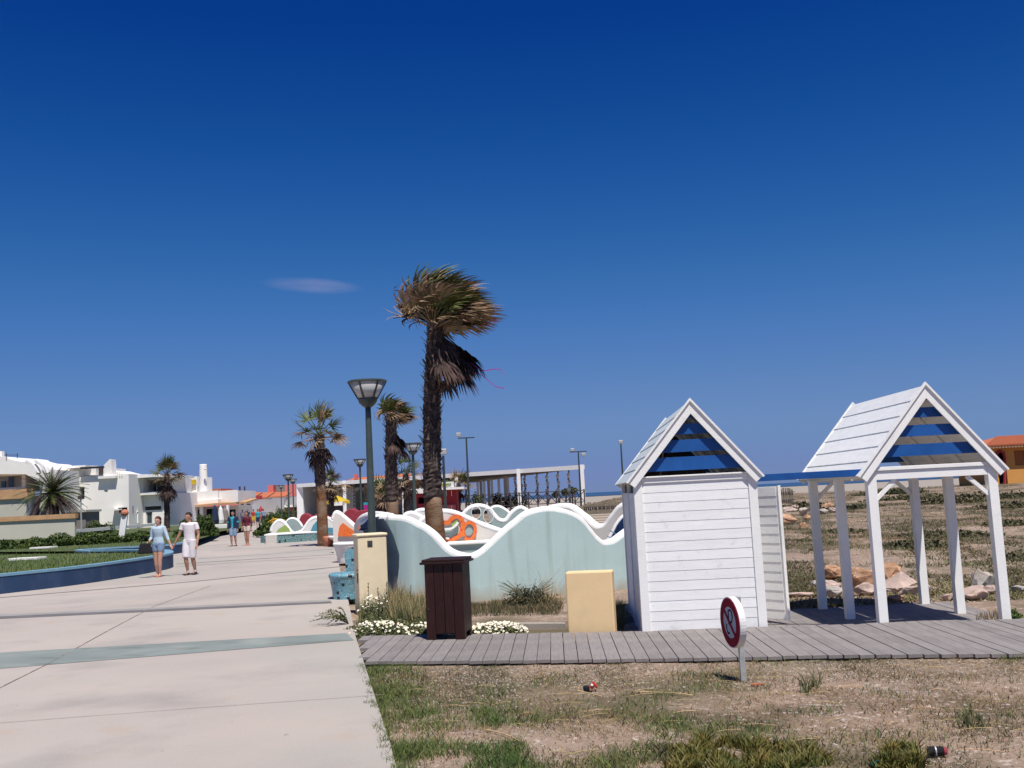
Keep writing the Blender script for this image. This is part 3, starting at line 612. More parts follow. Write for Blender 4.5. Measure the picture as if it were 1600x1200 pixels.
# door leaf standing open towards the shelter
dr = MB(); dx0, dy0 = X1+.01, YF+1.75
d0 = Vector((3.05, 13.9, 0)); d1 = Vector((3.36, 13.5, 0)); dd = (d1-d0).normalized(); dn = Vector((dd.y, -dd.x, 0))
df = MB(); df.bar(d0+Vector((0, 0, .80)), d1+Vector((0, 0, .80)), .03, 1.72, up=(0, 0, 1)); dfo = df.build('door', 'white', h1)
for i in range(14):
    a = d0+dd*.012; z = -.055+i*.122; o = board(h1, a-Vector((0, 0, 0))+dn*-.0 if False else a+(-dn if dn.y > 0 else dn)*.018, d1-dd*.03+(-dn if dn.y > 0 else dn)*.018, z, tuple((-dn if dn.y > 0 else dn)), h=.122, flat=True)
    w_ = o.matrix_world; o.parent = dfo; o.name = 'door_board'
q = MB(); q.bar(d1+Vector((0, 0, -.06))+dd*.006, d1+Vector((0, 0, 1.67))+dd*.006, .05, .035, up=(1, 0, 0)); o = q.build('door_edge', 'white', h1); o.parent = dfo
ROOT[h1.name] = inv

# ================================================================ SHELTER (cabin 2)
h2 = thing('beach_shelter', 'open white timber beach shelter on posts with gable roof and blue slats', 'beach shelter', (5.0, 12.4, 0), 0)
X0, X1, YF, YB = 4.20, 5.76, 12.36, 14.90; EZ, RZ = 1.80, 2.77; pw = .11
for nm, (a, b, zb) in {'fl': (X0, YF, -.0), 'fr': (X1-pw, YF, -.0), 'ml': (X0+.005, 13.6, -.11), 'mr': (X1-pw-.005, 13.6, -.11), 'bl': (X0, YB-pw, -.11), 'br': (X1-pw, YB-pw, -.11)}.items():
    q = MB(); q.box(a, b, zb if nm[0] != 'f' else -.11, a+pw, b+pw, EZ+.01); q.build('post', 'white', h2, bevel=.004)
for y, nm in ((YF, 'front_beam'), (YB-pw, 'back_beam')):
    q = MB(); q.box(X0+pw+.001, y+.006, EZ-.125, X1-pw-.001, y+.09, EZ-.02); q.box(X0+pw+.001, y-.012, EZ-.015, X1-pw-.001, y+.10, EZ+.03); q.build(nm, 'white', h2, bevel=.004)
for x_ in (X0+.01, X1-.09):
    q = MB(); q.box(x_, YF+pw+.002, EZ-.10, x_+.08, YB-pw-.002, EZ+.0); q.build('side_beam', 'white', h2, bevel=.003)
for y in (YF+.03, YB-pw+.03):
    for sx, a in ((1, X0+pw), (-1, X1-pw)):
        q = MB(); q.bar((a-.01*sx, y+.025, EZ-.36), (a+.235*sx, y+.025, EZ-.13), .045, .05, up=(0, 1, 0)); q.build('brace', 'white', h2)
ov = .09; sl_ = (RZ-EZ)/((X1-X0)/2)
roof(h2, X0-ov, X1+ov, YF-.02, YB+.10, EZ-ov*sl_+.03, RZ, 6, 'roofboard')
barge(h2, X0-ov, X1+ov, YF-.021, EZ-ov*sl_+.03, RZ); barge(h2, X0-ov, X1+ov, YB+.125, EZ-ov*sl_+.03, RZ)
louvres(h2, 4.98, YF+.03, X1-X0-.16, EZ+.03, RZ-.11, [(1.945, .14), (2.18, .135), (2.405, .12), (2.615, .04)], .1)
louvres(h2, 4.98, YB-.05, X1-X0-.16, EZ+.03, RZ-.11, [1.915, 2.125, 2.335], .112)
# blue beam linking the two cabins
q = MB(); a = Vector((2.98, 12.9, 1.775)); b = Vector((4.199, 12.42, 1.775)); q.bar(a, b, .045, .085); tag(q.build('link_beam', 'blue', bevel=.003), 'blue painted beam joining the closed cabin to the open shelter', 'beam')

# ================================================================ BIN
bn = thing('litter_bin', 'dark brown stained timber litter bin with a wide lid on the boardwalk', 'litter bin', (-.925, 13.0, 0), R(-9))
inv = ROOT[bn.name]; ROOT[bn.name] = Matrix.Translation(Vector((-.925, 13.0, 0)))
cx, cy = -.925, 13.0; hw = .238; H = .955
xs_ = np.linspace(-hw, hw, 5)
for s_ in range(4):
    for i in range(4):
        a, b = xs_[i]+.003, xs_[i+1]-.003; q = MB(); z0 = .075 if 0 < i < 3 else .0
        bx0 = [(a, -hw, b, -hw+.022), (hw-.022, a, hw, b), (a, hw-.022, b, hw), (-hw, a, -hw+.022, b)][s_]
        e = .0225
        if s_ in (1, 3) : bx0 = (bx0[0], max(bx0[1], -hw+e), bx0[2], min(bx0[3], hw-e))
        q.box(cx+bx0[0], cy+bx0[1], z0+.0, cx+bx0[2], cy+bx0[3], H-.04); q.build('slat', 'darkwood', bn, bevel=.003)
q = MB(); q.box(cx-hw+.03, cy-hw+.03, .06, cx+hw-.03, cy+hw-.03, .09); q.box(cx-hw+.024, cy-hw+.024, .10, cx+hw-.024, cy+hw-.024, H-.05); q.build('liner', 'dark', bn)
q = MB(); q.box(cx-.283, cy-.283, H-.04, cx+.283, cy+.283, H-.012); q.build('lid_frame', 'darkwood', bn, bevel=.004)
q = MB(); q.box(cx-.263, cy-.263, H-.011, cx+.263, cy+.263, H+.018); q.build('lid', 'darkwood', bn, bevel=.006)
q = MB(); q.ball((cx-hw+.04, cy-hw-.004, .37), .009, n=8, m=6); q.build('lock', 'metal', bn)
ROOT[bn.name] = inv

# ================================================================ PYLONS
PL0 = A(560.5, 900, 16.82); PL1 = A(606, 900, 16.98)
def pylon(name, lab, x0, y0, x1, y1, dep, H, z0, m, capm=True):
    t = thing(name, lab, 'pillar', ((x0+x1)/2, (y0+y1)/2, z0)); d = Vector((x1-x0, y1-y0, 0)); u = d.normalized(); n_ = Vector((-u.y, u.x, 0))*dep
    b = MB(); base = [Vector((x0, y0, z0)), Vector((x1, y1, z0)), Vector((x1, y1, z0))+n_, Vector((x0, y0, z0))+n_]
    b.prism(base, (0, 0, H)); b.build('body', m, t, bevel=.018)
    if capm:
        c = MB(); e = .018; bb = [base[0]-u*e-n_.normalized()*e, base[1]+u*e-n_.normalized()*e, base[2]+u*e+n_.normalized()*e, base[3]-u*e+n_.normalized()*e]
        c.prism([p+Vector((0, 0, H+.001)) for p in bb], (0, 0, .05)); c.build('cap', m, t, bevel=.02)
    return t, u, n_.normalized()
py, u, nn = pylon('pillar', 'tall pale yellow rendered pillar with a small square socket at the promenade edge', *PL0[:2], *PL1[:2], .40, 1.26, -.10, 'beige2')
c = Vector((PL0.x, PL0.y, 0))+u*.20+Vector((0, 0, 1.045)); q = MB()
q.prism([c-u*.042-nn*.006+Vector((0, 0, -.05)), c+u*.042-nn*.006+Vector((0, 0, -.05)), c+u*.042-nn*.006+Vector((0, 0, .05)), c-u*.042-nn*.006+Vector((0, 0, .05))], nn*.012); q.build('socket_frame', 'timber', py)
q = MB(); q.prism([c-u*.028-nn*.009+Vector((0, 0, -.035)), c+u*.028-nn*.009+Vector((0, 0, -.035)), c+u*.028-nn*.009+Vector((0, 0, .0)), c-u*.028-nn*.009+Vector((0, 0, .0))], nn*.008); q.build('socket', 'metal', py)
for dz, w_ in ((.62, .02), (.42, .16)):
    q = MB(); c = Vector((PL0.x, PL0.y, dz))-u*.003; q.prism([c+nn*.05, c+nn*(.05+.06), c+nn*(.05+.06)+Vector((0, 0, w_)), c+nn*.05+Vector((0, 0, w_))], -u*.006); q.build('side_hatch', 'timber', py)
pylon('utility_block', 'short plain beige rendered block beside the closed white cabin', .545, 13.02, 1.12, 12.90, .22, .86, -.14, 'beige', False)
# low concrete kerb between flowers and block
q = MB(); q.prism([Vector((-.12, 14.3, -.15)), Vector((.56, 14.05, -.15)), Vector((.56, 14.17, -.15)), Vector((-.12, 14.45, -.15))], (0, 0, .12)); tag(q.build('kerb_stone', 'concrete', bevel=.01), 'low grey concrete kerb between the white flowers and the beige block', 'kerb')

# ================================================================ SIGN
sg = thing('prohibition_sign', 'small round red-ringed prohibition sign on a short post in front of the boardwalk', 'sign', (1.90, 9.42, -.06))
px0 = Vector((1.93, 9.42, -.1)); C_ = Vector((1.885, 9.42, .475)); r_ = .226
q = MB(); q.bar(px0+Vector((.01, 0, 0)), px0+Vector((.01, 0, .80)), .05, .035, up=(0, 1, 0)); q.build('post', 'galv', sg, bevel=.003)
nrm = Vector((-math.cos(R(11)), -math.sin(R(11)), -.02)).normalized(); ax = Vector((0, 0, 1)).cross(nrm).normalized(); ay = nrm.cross(ax).normalized()
def disc(mb, ri, ro, o0, o1, n=48):
    vs = []; 
    for k in range(n):
        a = 2*math.pi*k/n; d = ax*math.cos(a)+ay*math.sin(a)
        vs += [C_+d*ri+nrm*o0, C_+d*ro+nrm*o0, C_+d*ro+nrm*o1, C_+d*ri+nrm*o1]
    fs = [(k*4+j, ((k+1)%n)*4+j, ((k+1)%n)*4+(j+1)%4, k*4+(j+1)%4) for k in range(n) for j in range(4)]; mb.add(vs, fs)
q = MB(); disc(q, .0001, r_, -.03, .03); q.build('disc', 'sign white', sg)
q = MB(); disc(q, .0001, .140, .03, .034); q.build('sign_face', 'sign grey', sg)
q = MB(); disc(q, .140, .216, .03, .035); q.build('red_ring', 'sign red', sg)
def sbar(mb, a, b, w, off=.035):
    a = C_+ax*a[0]+ay*a[1]+nrm*off; b = C_+ax*b[0]+ay*b[1]+nrm*off; mb.bar(a, b, w, .004, up=tuple(nrm))
# which screen side: the slash falls from upper left to lower right
sgn = 1 if (ax.dot(Vector((0, -1, 0))) > 0) else -1
q = MB(); sbar(q, (-.105*sgn, .105), (.105*sgn, -.105), .03, .037); q.build('red_slash', 'sign red', sg)
q = MB()
pth = [(-.02, -.02), (-.01, .10), (.03, .115), (.065, .10), (.075, .06), (.06, .02), (.03, .0), (.01, .005)]
for a, b in zip(pth, pth[1:]): sbar(q, (a[0]*sgn, a[1]), (b[0]*sgn, b[1]), .014, .0355)
pth = [(-.075, -.02), (-.08, -.06), (-.065, -.095), (-.04, -.105), (-.02, -.09)]
for a, b in zip(pth, pth[1:]): sbar(q, (a[0]*sgn, a[1]), (b[0]*sgn, b[1]), .014, .0355)
q.build('black_symbol', 'black cloth', sg)
# ================================================================ WAVE WALLS
def ribbon(mb, pts, z0, th, ztop):
    """wall following plan points pts with varying top; pts list of Vector, ztop list"""
    n = len(pts); vs = []
    for i, p in enumerate(pts):
        d = pts[min(i+1, n-1)]-pts[max(i-1, 0)]; d.z = 0; d.normalize(); sd = Vector((-d.y, d.x, 0))*th/2
        for q, z in ((p-sd, z0), (p-sd, ztop[i]), (p+sd, ztop[i]), (p+sd, z0)): vs.append(Vector((q.x, q.y, z)))
    fs = [(i*4+j, (i+1)*4+j, (i+1)*4+(j+1)%4, i*4+(j+1)%4) for i in range(n-1) for j in range(4)]+[(0, 1, 2, 3), (4*n-1, 4*n-2, 4*n-3, 4*n-4)]
    mb.add(vs, fs)
def wavewall(lab, px, Yf, wm, th=.20, cr=.075, base=-.12, ends=None, name='wave_wall', group=None, dens=5, taper=None):
    """px: top edge survey points; Yf: distance for each px x (table or number)"""
    P3 = [A(a, b, Yf if not isinstance(Yf, list) else lerp_tab(Yf, a)) for a, b in px]
    P3 = smooth_path(P3, dens); c = P3[len(P3)//2]
    t = thing(name, lab, 'playground wall', (c.x, c.y, base), group=group)
    w_ = MB(); ribbon(w_, P3, base, th, [p.z-cr for p in P3]); w_.build('wall', wm, t)
    c_ = MB(); rr = [cr*(1+.10*noise.noise(p*5)) for p in P3]
    if taper: rr = [r*min(1, .35+i/taper, .35+(len(rr)-1-i)/taper) for i, r in enumerate(rr)]
    c_.tube([p-Vector((0, 0, cr)) for p in P3], rr, n=10, ell=1.0+th*.9); 
    c_.v = [tuple(v) for v in c_.v]; c_.build('cap', 'wavecap', t, smooth=True)
    return t, P3
YW = [(500, 20.6), (560, 20.0), (600, 19.3), (632, 18.9), (735, 18.3), (860, 18.6), (960, 19.3), (1040, 20.2)]
front = [(607, 804), (636, 807), (653, 815), (670, 824), (688, 842), (701, 855), (718, 863), (735, 865), (748, 861), (762, 850), (777, 836), (790, 824), (806, 811), (822, 799), (841, 793), (858, 791.5), (867, 793), (884, 797), (898, 804), (910, 815), (918, 825), (928, 837), (938, 844), (948, 844), (957, 841), (975, 828), (1000, 812), (1030, 806)]
wavewall('long pale turquoise wave wall with white rounded top, nearest of the playground walls', front, YW, 'turq', th=.18, cr=.085, name='wave_wall')
# its slate blue end piece with a bulging edge, turning back behind the pillar
t = thing('wave_wall', 'slate blue end of the nearest wave wall behind the tall yellow pillar', 'playground wall', (-2.3, 19.2, -.12))
def edge_x(z): return lerp_tab([(-.12, 632), (.3, 632), (.7, 627), (1.1, 617), (1.42, 603)], z)
vs = []; fs = []; N = 16; K = 10
for i in range(N+1):
    z = -.12+(1.53)*i/N; xr = A(edge_x(z), 900, 18.98).x
    for k in range(K+1):
        u_ = k/K; xx = xr-.50*u_; yy = 18.90+.40*u_**1.5; tz = 1.41-.12*u_**2.2
        vs.append((xx, yy, -.12+(tz+.12)*i/N))
L = len(vs); vs += [(x, y+.16, z) for x, y, z in vs]
for i in range(N):
    for k in range(K):
        a = i*(K+1)+k; fs.append((a, a+K+1, a+K+2, a+1)); fs.append((L+a, L+a+1, L+a+K+2, L+a+K+1))
for k in range(K): a = N*(K+1)+k; fs.append((a, L+a, L+a+1, a+1))
for i in range(N): a = i*(K+1); fs.append((a, L+a, L+a+K+1, a+K+1)); a += K; fs.append((a, a+K+1, L+a+K+1, L+a))
q = MB(); q.add(vs, fs); q.build('wall', 'slate', t)
q = MB(); pp = [Vector((A(603, 900, 18.98).x-.50*k/12+.05, 18.98+.40*(k/12)**1.5, 1.42-.12*(k/12)**2.2)) for k in range(13)]; q.tube(pp, .075, n=10, ell=1.2); q.build('cap', 'wavecap', t, smooth=True)
q = MB(); 
a0 = A(563, 818, 18.95); q.prism([A(592, 807, 18.93), A(583, 820, 19.0), A(566, 829, 19.05), A(560, 829, 19.1), A(575, 811, 19.02)], (0, .03, 0)); q.build('mosaic_panel', 'navy', t)
# second wall with the orange mosaic
Y2 = 28.5
t, P3 = wavewall('white wave wall with orange mosaic loops, behind the nearest turquoise wall', [(655, 812), (670, 801), (684, 795.5), (701, 795), (721, 801), (743, 811), (769, 821), (785, 826), (800, 829)], Y2, 'offwhite', th=.18, cr=.09, base=-.1)
def blob(poly_px, Y, m, name, par, hole=None, th=.03):
    q = MB(); q.prism([A(a, b, Y) for a, b in poly_px], (0, -th, 0)); return q.build(name, m, par)
def ringband(par, pts_px, Y, wpx, m, name, th=.04):
    P = smooth_path([A(a, b, Y) for a, b in pts_px], 5); q = MB(); w_ = wpx*Y/F/2; n = len(P); vs = []
    for i, p in enumerate(P):
        d = (P[min(i+1, n-1)]-P[max(i-1, 0)]).normalized(); sd = Vector((-d.z, 0, d.x))*w_
        for e in (0, -th): vs += [p+sd+Vector((0, e, 0)), p-sd+Vector((0, e, 0))]
    fs = []
    for i in range(n-1):
        a = i*4; b = a+4; fs += [(a+2, a+3, b+3, b+2), (a, b, b+1, a+1), (a, a+2, b+2, b), (a+1, b+1, b+3, a+3)]
    q.add(vs, fs); return q.build(name, m, par)
Yb = Y2-.11
blob([(690, 829), (700, 826), (712, 822), (717, 824), (716, 832), (709, 839), (698, 841), (689, 838)], Yb, 'greygreen', 'mosaic_field', t, th=.012)
blob([(724, 829), (728, 822), (734, 820), (739, 824), (740, 830), (736, 836), (729, 837)], Yb, 'greygreen', 'mosaic_field', t, th=.012)
ringband(t, [(686, 822), (692, 817), (701, 816), (706, 810), (713, 807), (720, 810), (723, 817), (722, 828), (718, 837), (708, 843), (699, 846), (690, 842)], Yb-.012, 6.5, 'orange_m', 'orange_mosaic')
ringband(t, [(725, 838), (724, 826), (728, 819), (735, 816.5), (741, 821), (742.5, 830), (739, 840), (732, 843), (726, 840)], Yb-.013, 5, 'orange_m', 'orange_mosaic')
ringband(t, [(706, 821), (711, 817), (715, 814)], Yb-.03, 4, 'green_m', 'green_mosaic', th=.03)
ringband(t, [(688, 829), (694, 827), (703, 826), (710, 823), (716, 816)], Yb-.06, 3.4, 'wavecap', 'white_rib', th=.06)
ringband(t, [(688, 834), (694, 840), (702, 841.5)], Yb-.06, 2.5, 'wavecap', 'white_rib', th=.05)
# bench ledge at its foot
t = thing('wave_bench', 'white seat ledge at the foot of the wall with orange mosaic', 'bench', tuple(G(740, 856, .3)))
q = MB(); a = A(696, 848.5, 27.4); b = A(765, 845, 27.4); q.prism([a, b, b+Vector((0, .95, 0)), a+Vector((0, .95, 0))], (0, 0, -.07)); q.build('seat', 'wavecap', t, bevel=.02)
q = MB(); a = a+Vector((.1, .08, -.071)); b = b+Vector((-.1, .08, -.071)); q.prism([a, b, b+Vector((0, .8, 0)), a+Vector((0, .8, 0))], (0, 0, -(a.z+.1))); q.build('base', 'greygreen', t)
# grey wall with round holes
def holewall(lab, px, Y, m, holes, base_py, th=.2):
    P = smooth_path([A(a, b, Y) for a, b in px], 6); z0 = -.12; c = P[len(P)//2]
    t = thing('wave_wall', lab, 'playground wall', (c.x, Y, z0))
    bm = bmesh.new(); vf = [bm.verts.new(p-Vector((0, 0, .08))) for p in P]+[bm.verts.new((P[-1].x, Y, z0)), bm.verts.new((P[0].x, Y, z0))]
    ed = [bm.edges.new((vf[i], vf[(i+1)%len(vf)])) for i in range(len(vf))]
    for (hx, hy, rx, ry) in holes:
        hp = A(hx, hy, Y); ring = [bm.verts.new((hp.x+rx*math.cos(a), Y, hp.z+ry*math.sin(a))) for a in np.linspace(0, 2*np.pi, 17)[:-1]]
        ed += [bm.edges.new((ring[i], ring[(i+1)%16])) for i in range(16)]
    bmesh.ops.triangle_fill(bm, use_beauty=True, use_dissolve=False, edges=ed)
    fs = list(bm.faces); r = bmesh.ops.extrude_face_region(bm, geom=fs); bmesh.ops.translate(bm, verts=[v for v in r['geom'] if isinstance(v, bmesh.types.BMVert)], vec=(0, th, 0))
    bmesh.ops.recalc_face_normals(bm, faces=bm.faces)
    bmesh.ops.translate(bm, verts=bm.verts, vec=(-c.x, -Y, -z0))
    me = bpy.data.meshes.new('wall'); bm.to_mesh(me); me.materials.append(M[m]); o = bpy.data.objects.new('wall', me); COL.objects.link(o); o.parent = t
    q = MB(); q.tube([p+Vector((0, th/2, -.08)) for p in P], .09, n=10, ell=1.3); q.build('cap', 'wavecap', t, smooth=True)
    for (hx, hy, rx, ry) in holes:
        hp = A(hx, hy, Y); q = MB(); rr = [Vector((hp.x+(rx)*math.cos(a), Y-.01, hp.z+ry*math.sin(a))) for a in np.linspace(0, 2*np.pi, 17)]; q.tube(rr, .012, n=6, caps=False); q.build('hole_rim', 'wavecap', t, smooth=True)
    return t
holewall('grey green wave wall with two round holes in the middle of the playground', [(712, 818), (724, 800), (735, 790), (748, 787), (762, 791), (771, 801), (779, 809), (790, 810), (799, 799), (811, 790.5), (821, 793.5), (834, 806)], 34, 'greygreen', [(744, 801, .16, .20), (763, 806, .17, .24)], 0)
wavewall('small grey green wave wall hump behind the wall with round holes', [(764, 800), (769, 791), (779, 789), (790, 794.5), (797, 801), (804, 806)], 38, 'greygreen', th=.2, cr=.08)
wavewall('white and yellow wave wall rising behind the right end of the turquoise wall', [(838, 800), (850, 794), (862, 789), (876, 787), (893, 788), (905, 796), (918, 806), (930, 817), (938, 819), (948, 815), (960, 800), (972, 786), (990, 782)], [(838, 24), (990, 22.5)], 'offwhite', th=.2, cr=.09)
wavewall('dark blue tiled hump rising beside the closed white cabin', [(946, 850), (952, 838), (958, 827), (964, 815), (975, 803), (990, 800)], 20.6, 'navy', th=.35, cr=.05, dens=4)
t = thing('tile_band', 'pale bands across the dark blue tiled hump near the cabin', 'tile band', tuple(A(955, 835, 20.3)))
for a, b in (((949, 838), (960, 843)), ((953, 829), (962, 834))):
    q = MB(); q.bar(A(*a, 20.36), A(*b, 20.36), .03, .02); q.build('band', 'bluecap', t)
wavewall('low white wave wall between the lamp posts and main palm', [(630, 806), (635, 800), (643, 798), (652, 801), (661, 806)], 30, 'white3', th=.2, cr=.08)
wavewall('small pale wave wall hump left of the main palm trunk', [(649, 797), (655, 794), (664, 794), (672, 797)], 36, 'white3', th=.2, cr=.09)
wavewall('white capped curl of wall left of the tall lamp post', [(559, 815), (565, 806), (576, 801), (592, 799.5), (612, 803)], [(559, 26), (612, 21)], 'offwhite', th=.2, cr=.08)
# orange wall, steep cap
t, P3 = wavewall('steep white capped wave wall with orange mosaic left of the yellow pillar', [(521, 808), (525, 797.5), (532, 800), (543, 809), (553, 818), (561, 822), (568, 818)], 37, 'offwhite', th=.3, cr=.10)
blob([(528, 836), (531, 822), (536, 817), (545, 824), (556, 831), (556, 838), (530, 838)], 36.8, 'orange_m', 'orange_mosaic', t, th=.03)
t = thing('mosaic_hump', 'small salmon mosaic hump just left of the tall lamp post', 'playground hump', tuple(A(568, 825, 24)-Vector((0, 0, .6))))
q = MB(); q.prism(smooth_path([A(559, 828, 24), A(561, 818, 24), A(567, 812, 24), A(574, 812, 24), A(577, 819, 24), A(577, 829, 24)], 4), (0, .3, 0)); q.build('body', 'salmon', t)
# left planter: caps and mosaic
YL = 54.5
t, P3 = wavewall('farthest pale wave wall with green and blue patches above the mosaic bench', [(424, 828), (427, 819), (435, 811), (443, 813), (450, 822), (456, 829), (462, 830.5), (473, 826), (484, 811), (494, 806), (505, 806), (515, 808), (525, 816), (533, 824)], YL, 'white3', th=.25, cr=.11, dens=4)
blob([(430, 834), (436, 826), (446, 820), (452, 826), (455, 835)], YL-.14, 'green_m', 'green_patch', t)
blob([(484, 834), (489, 821), (495, 814), (499, 834)], YL-.14, 'blue_m', 'blue_patch', t)
blob([(507, 833), (509, 824), (522, 825), (526, 834)], YL-.14, 'blue_m', 'blue_patch', t)
wavewall('grey wave wall hump behind the farthest bench', [(444, 822), (450, 811), (458, 808), (466, 812), (473, 822)], 58, 'greygreen', th=.25, cr=.09, dens=4)
t = thing('mosaic_bench', 'long low bench with white end and sea green mosaic front, farthest along the promenade', 'bench', tuple(G(460, 848)))
def benchblk(par, x0, x1, ytop0, ytop1, yb0, yb1, m, nm, dep, capm='wavecap', capt=.06, inset=.03, Y=None):
    a = G(x0, yb0); b = G(x1, yb1); za = A(x0, ytop0, a.y).z; zb = A(x1, ytop1, b.y).z; z = (za+zb)/2
    u = (b-a).normalized(); n_ = Vector((-u.y, u.x, 0))*dep
    q = MB(); ins = n_.normalized()*.06; q.add([a+ins, b+ins, b+n_, a+n_]+[p+Vector((0, 0, z-capt)) for p in (a, b, b+n_, a+n_)], [(0,3,2,1),(4,5,6,7),(0,1,5,4),(1,2,6,5),(2,3,7,6),(3,0,4,7)])
    q.build(nm, m, par)
    return a, b, n_, z
a, b, n_, z = benchblk(t, 415, 433, 835.5, 835, 850, 849, 'offwhite', 'white_end', 2.2)
a2, b2, n2, z2 = benchblk(t, 433, 497, 835, 832.5, 849, 844.5, 'mosgreen', 'mosaic_front', 2.2)
q = MB(); c_ = [a-Vector((.05, .06, 0)), b2-Vector((0, .06, 0)), b2+n2, a+n_]; q.prism([Vector((p.x, p.y, z-.055)) for p in c_], (0, 0, .07)); q.build('seat', 'wavecap', t, bevel=.02)
# planted mound at its left end
# bench with white seat and salmon end, and the cup-shaped white bench, and the blue mosaic bench
def roundbench(lab, cx_px, by_px, top_py, rpx, m, capm, sx=1.0, dep=1.0, flare=.12, name='curved_bench', rim=.05):
    c = G(cx_px, by_px); c.y += rpx*c.y/F*dep*.9; r = rpx*c.y/F; H = A(cx_px, top_py, c.y-r*dep).z
    t = thing(name, lab, 'bench', (c.x, c.y, 0)); n = 28; vs = []; prof = [(1-flare*1.6, 0), (1-flare*1.5, H*.25), (1-flare*.9, H*.55), (1-flare*.2, H*.8), (1, H-rim)]
    for k, z in prof: vs += [(c.x+r*k*math.cos(2*math.pi*j/n), c.y+r*k*dep*math.sin(2*math.pi*j/n), z) for j in range(n)]
    fs = [(i*n+j, i*n+(j+1)%n, (i+1)*n+(j+1)%n, (i+1)*n+j) for i in range(len(prof)-1) for j in range(n)]+[tuple(range(n-1, -1, -1)), tuple((len(prof)-1)*n+j for j in range(n))]
    q = MB(); q.add(vs, fs); q.build('base', m, t, smooth=False)
    q = MB(); vs = []
    for k, z in [(1.0, H-rim+.001), (1.03, H-rim*.6), (1.03, H-rim*.2), (.98, H+.01), (.5, H+.02)]: vs += [(c.x+r*k*math.cos(2*math.pi*j/n), c.y+r*k*dep*math.sin(2*math.pi*j/n), z) for j in range(n)]
    fs = [(i*n+j, i*n+(j+1)%n, (i+1)*n+(j+1)%n, (i+1)*n+j) for i in range(4) for j in range(n)]+[tuple(range(n-1, -1, -1)), tuple(4*n+j for j in range(n))]
    q.add(vs, fs); q.build('seat', capm, t, smooth=True); return t, c, r, H
roundbench('white seated bench with a salmon mosaic end behind the cup-shaped one', 543, 854, 838, 34, 'offwhite', 'wavecap', dep=1.2, flare=.22)
t = thing('mosaic_hump', 'salmon mosaic rounded end beside the white seat', 'bench end', tuple(G(513, 854)))
cS = G(513, 854); cS.y += .1; q = MB(); q.lathe(cS, [(.17, 0), (.20, .2), (.24, .36), (.22, .42), (.10, .44)], n=14); q.build('body', 'salmon', t, smooth=True)
roundbench('pale cup-shaped bench with a white and green seat, second behind the pillar', 545, 879, 849, 27, 'white3', 'wavecap', dep=1.1, flare=.13)
t, c, r, H = roundbench('blue mosaic bench with black chips beside the yellow pillar', 541, 937, 898, 30, 'mosblue', 'mosblue', dep=1.2, flare=.09, rim=.07)
q = MB(); P = [Vector((A(541, 900, 19.7).x, 19.7, 0)), Vector((A(541, 900, 19.7).x+.9, 19.9, 0))]
q.prism(smooth_path([A(540, 930, 20.2), A(540, 885, 20.2), A(538, 866, 20.2), A(543, 858, 20.2), A(552, 855, 20.2), A(575, 855, 20.2)], 4)+[A(575, 930, 20.2)], (0, .35, 0)); q.build('backrest', 'mosblue', t)
# maroon walls
for k, (px, Y, lab) in enumerate([([(467, 815), (470, 806), (477, 802), (485, 806), (488, 809)], 62, 'maroon hump left end of the far red playground wall'),
        ([(484, 812), (492, 804), (500, 801), (510, 806), (516, 812)], 60, 'maroon hump behind the orange trunked palm'), ([(512, 812), (519, 804), (528, 799), (534, 806)], 58, 'maroon hump just right of the palm trunk'),
        ([(533, 806), (542, 797), (550, 794.5), (558, 799), (564, 810)], 50, 'dark red rounded hump behind the white capped wall with orange mosaic'), ([(546, 812), (556, 800), (566, 797), (574, 797), (580, 801)], 46, 'red slanting hump left of the tall lamp post')]):
    P = smooth_path([A(a, b, Y) for a, b in px], 5); c = P[len(P)//2]; t = thing('mosaic_hump', lab, 'playground hump', (c.x, c.y, 0)); q = MB()
    q.prism([Vector((P[0].x, Y, -.1))]+P+[Vector((P[-1].x, Y, -.1))], (0, .8, 0)); q.build('body', 'maroon', t, bevel=.06)
# playground floor
q = MB(); q.add([(-2.7, 20.0, 0), (3, 21.0, 0), (6.5, 36, 0), (0, 62, 0), (-9, 62, 0), (-6, 36, 0)], [(0, 1, 2, 3, 4, 5)]); q.v = [(x, y, -.03) for x, y, z in q.v]; struct(q.build('playground_floor', 'prom'))

# ================================================================ STREET LAMPS
def lamp(px, py_top, Y, lab, wpx):
    c = A(px, py_top, Y); base = Vector((c.x, Y, 0)); H = c.z; rr = wpx*Y/F/2
    t = thing('street_lamp', lab, 'street lamp', tuple(base), group='bowl headed street lamps along the promenade')
    q = MB(); q.lathe(base, [(.11, -.1), (.11, .25), (.075, .3), (.07, 1.2), (.06, 2.6), (.052, H-.62), (.05, H-.5)], n=14); q.build('pole', 'pole', t, smooth=True)
    q = MB(); q.lathe(base+Vector((0, 0, H-.50)), [(.055, 0), (.10, .03), (rr*.44, .09), (rr*.50, .15), (rr*.50, .165)], n=24); q.build('bowl', 'metal', t, smooth=True)
    q = MB(); q.lathe(base+Vector((0, 0, H-.335)), [(rr*.46, 0), (rr*.90, .285)], n=24); q.build('lantern_glass', 'lampglass', t, smooth=True)
    q = MB(); q.lathe(base+Vector((0, 0, H-.05)), [(rr*.93, 0), (rr*1.0, .008), (rr*1.0, .03), (rr*.93, .045), (.05, .06)], n=28); q.build('lid', 'pole', t, smooth=False)
    for k in range(6):
        a = 2*math.pi*(k+.22)/6; q = MB(); d = Vector((math.cos(a), math.sin(a), 0)); q.bar(base+d*rr*.49+Vector((0, 0, H-.34)), base+d*rr*.95+Vector((0, 0, H-.045)), .028, .02, up=tuple(d)); q.build('rib', 'metal', t)
    q = MB(); q.lathe(base+Vector((0, 0, H-.335)), [(.05, 0), (.06, .16), (.03, .2)], n=10); q.build('lamp_bulb', 'galv', t)
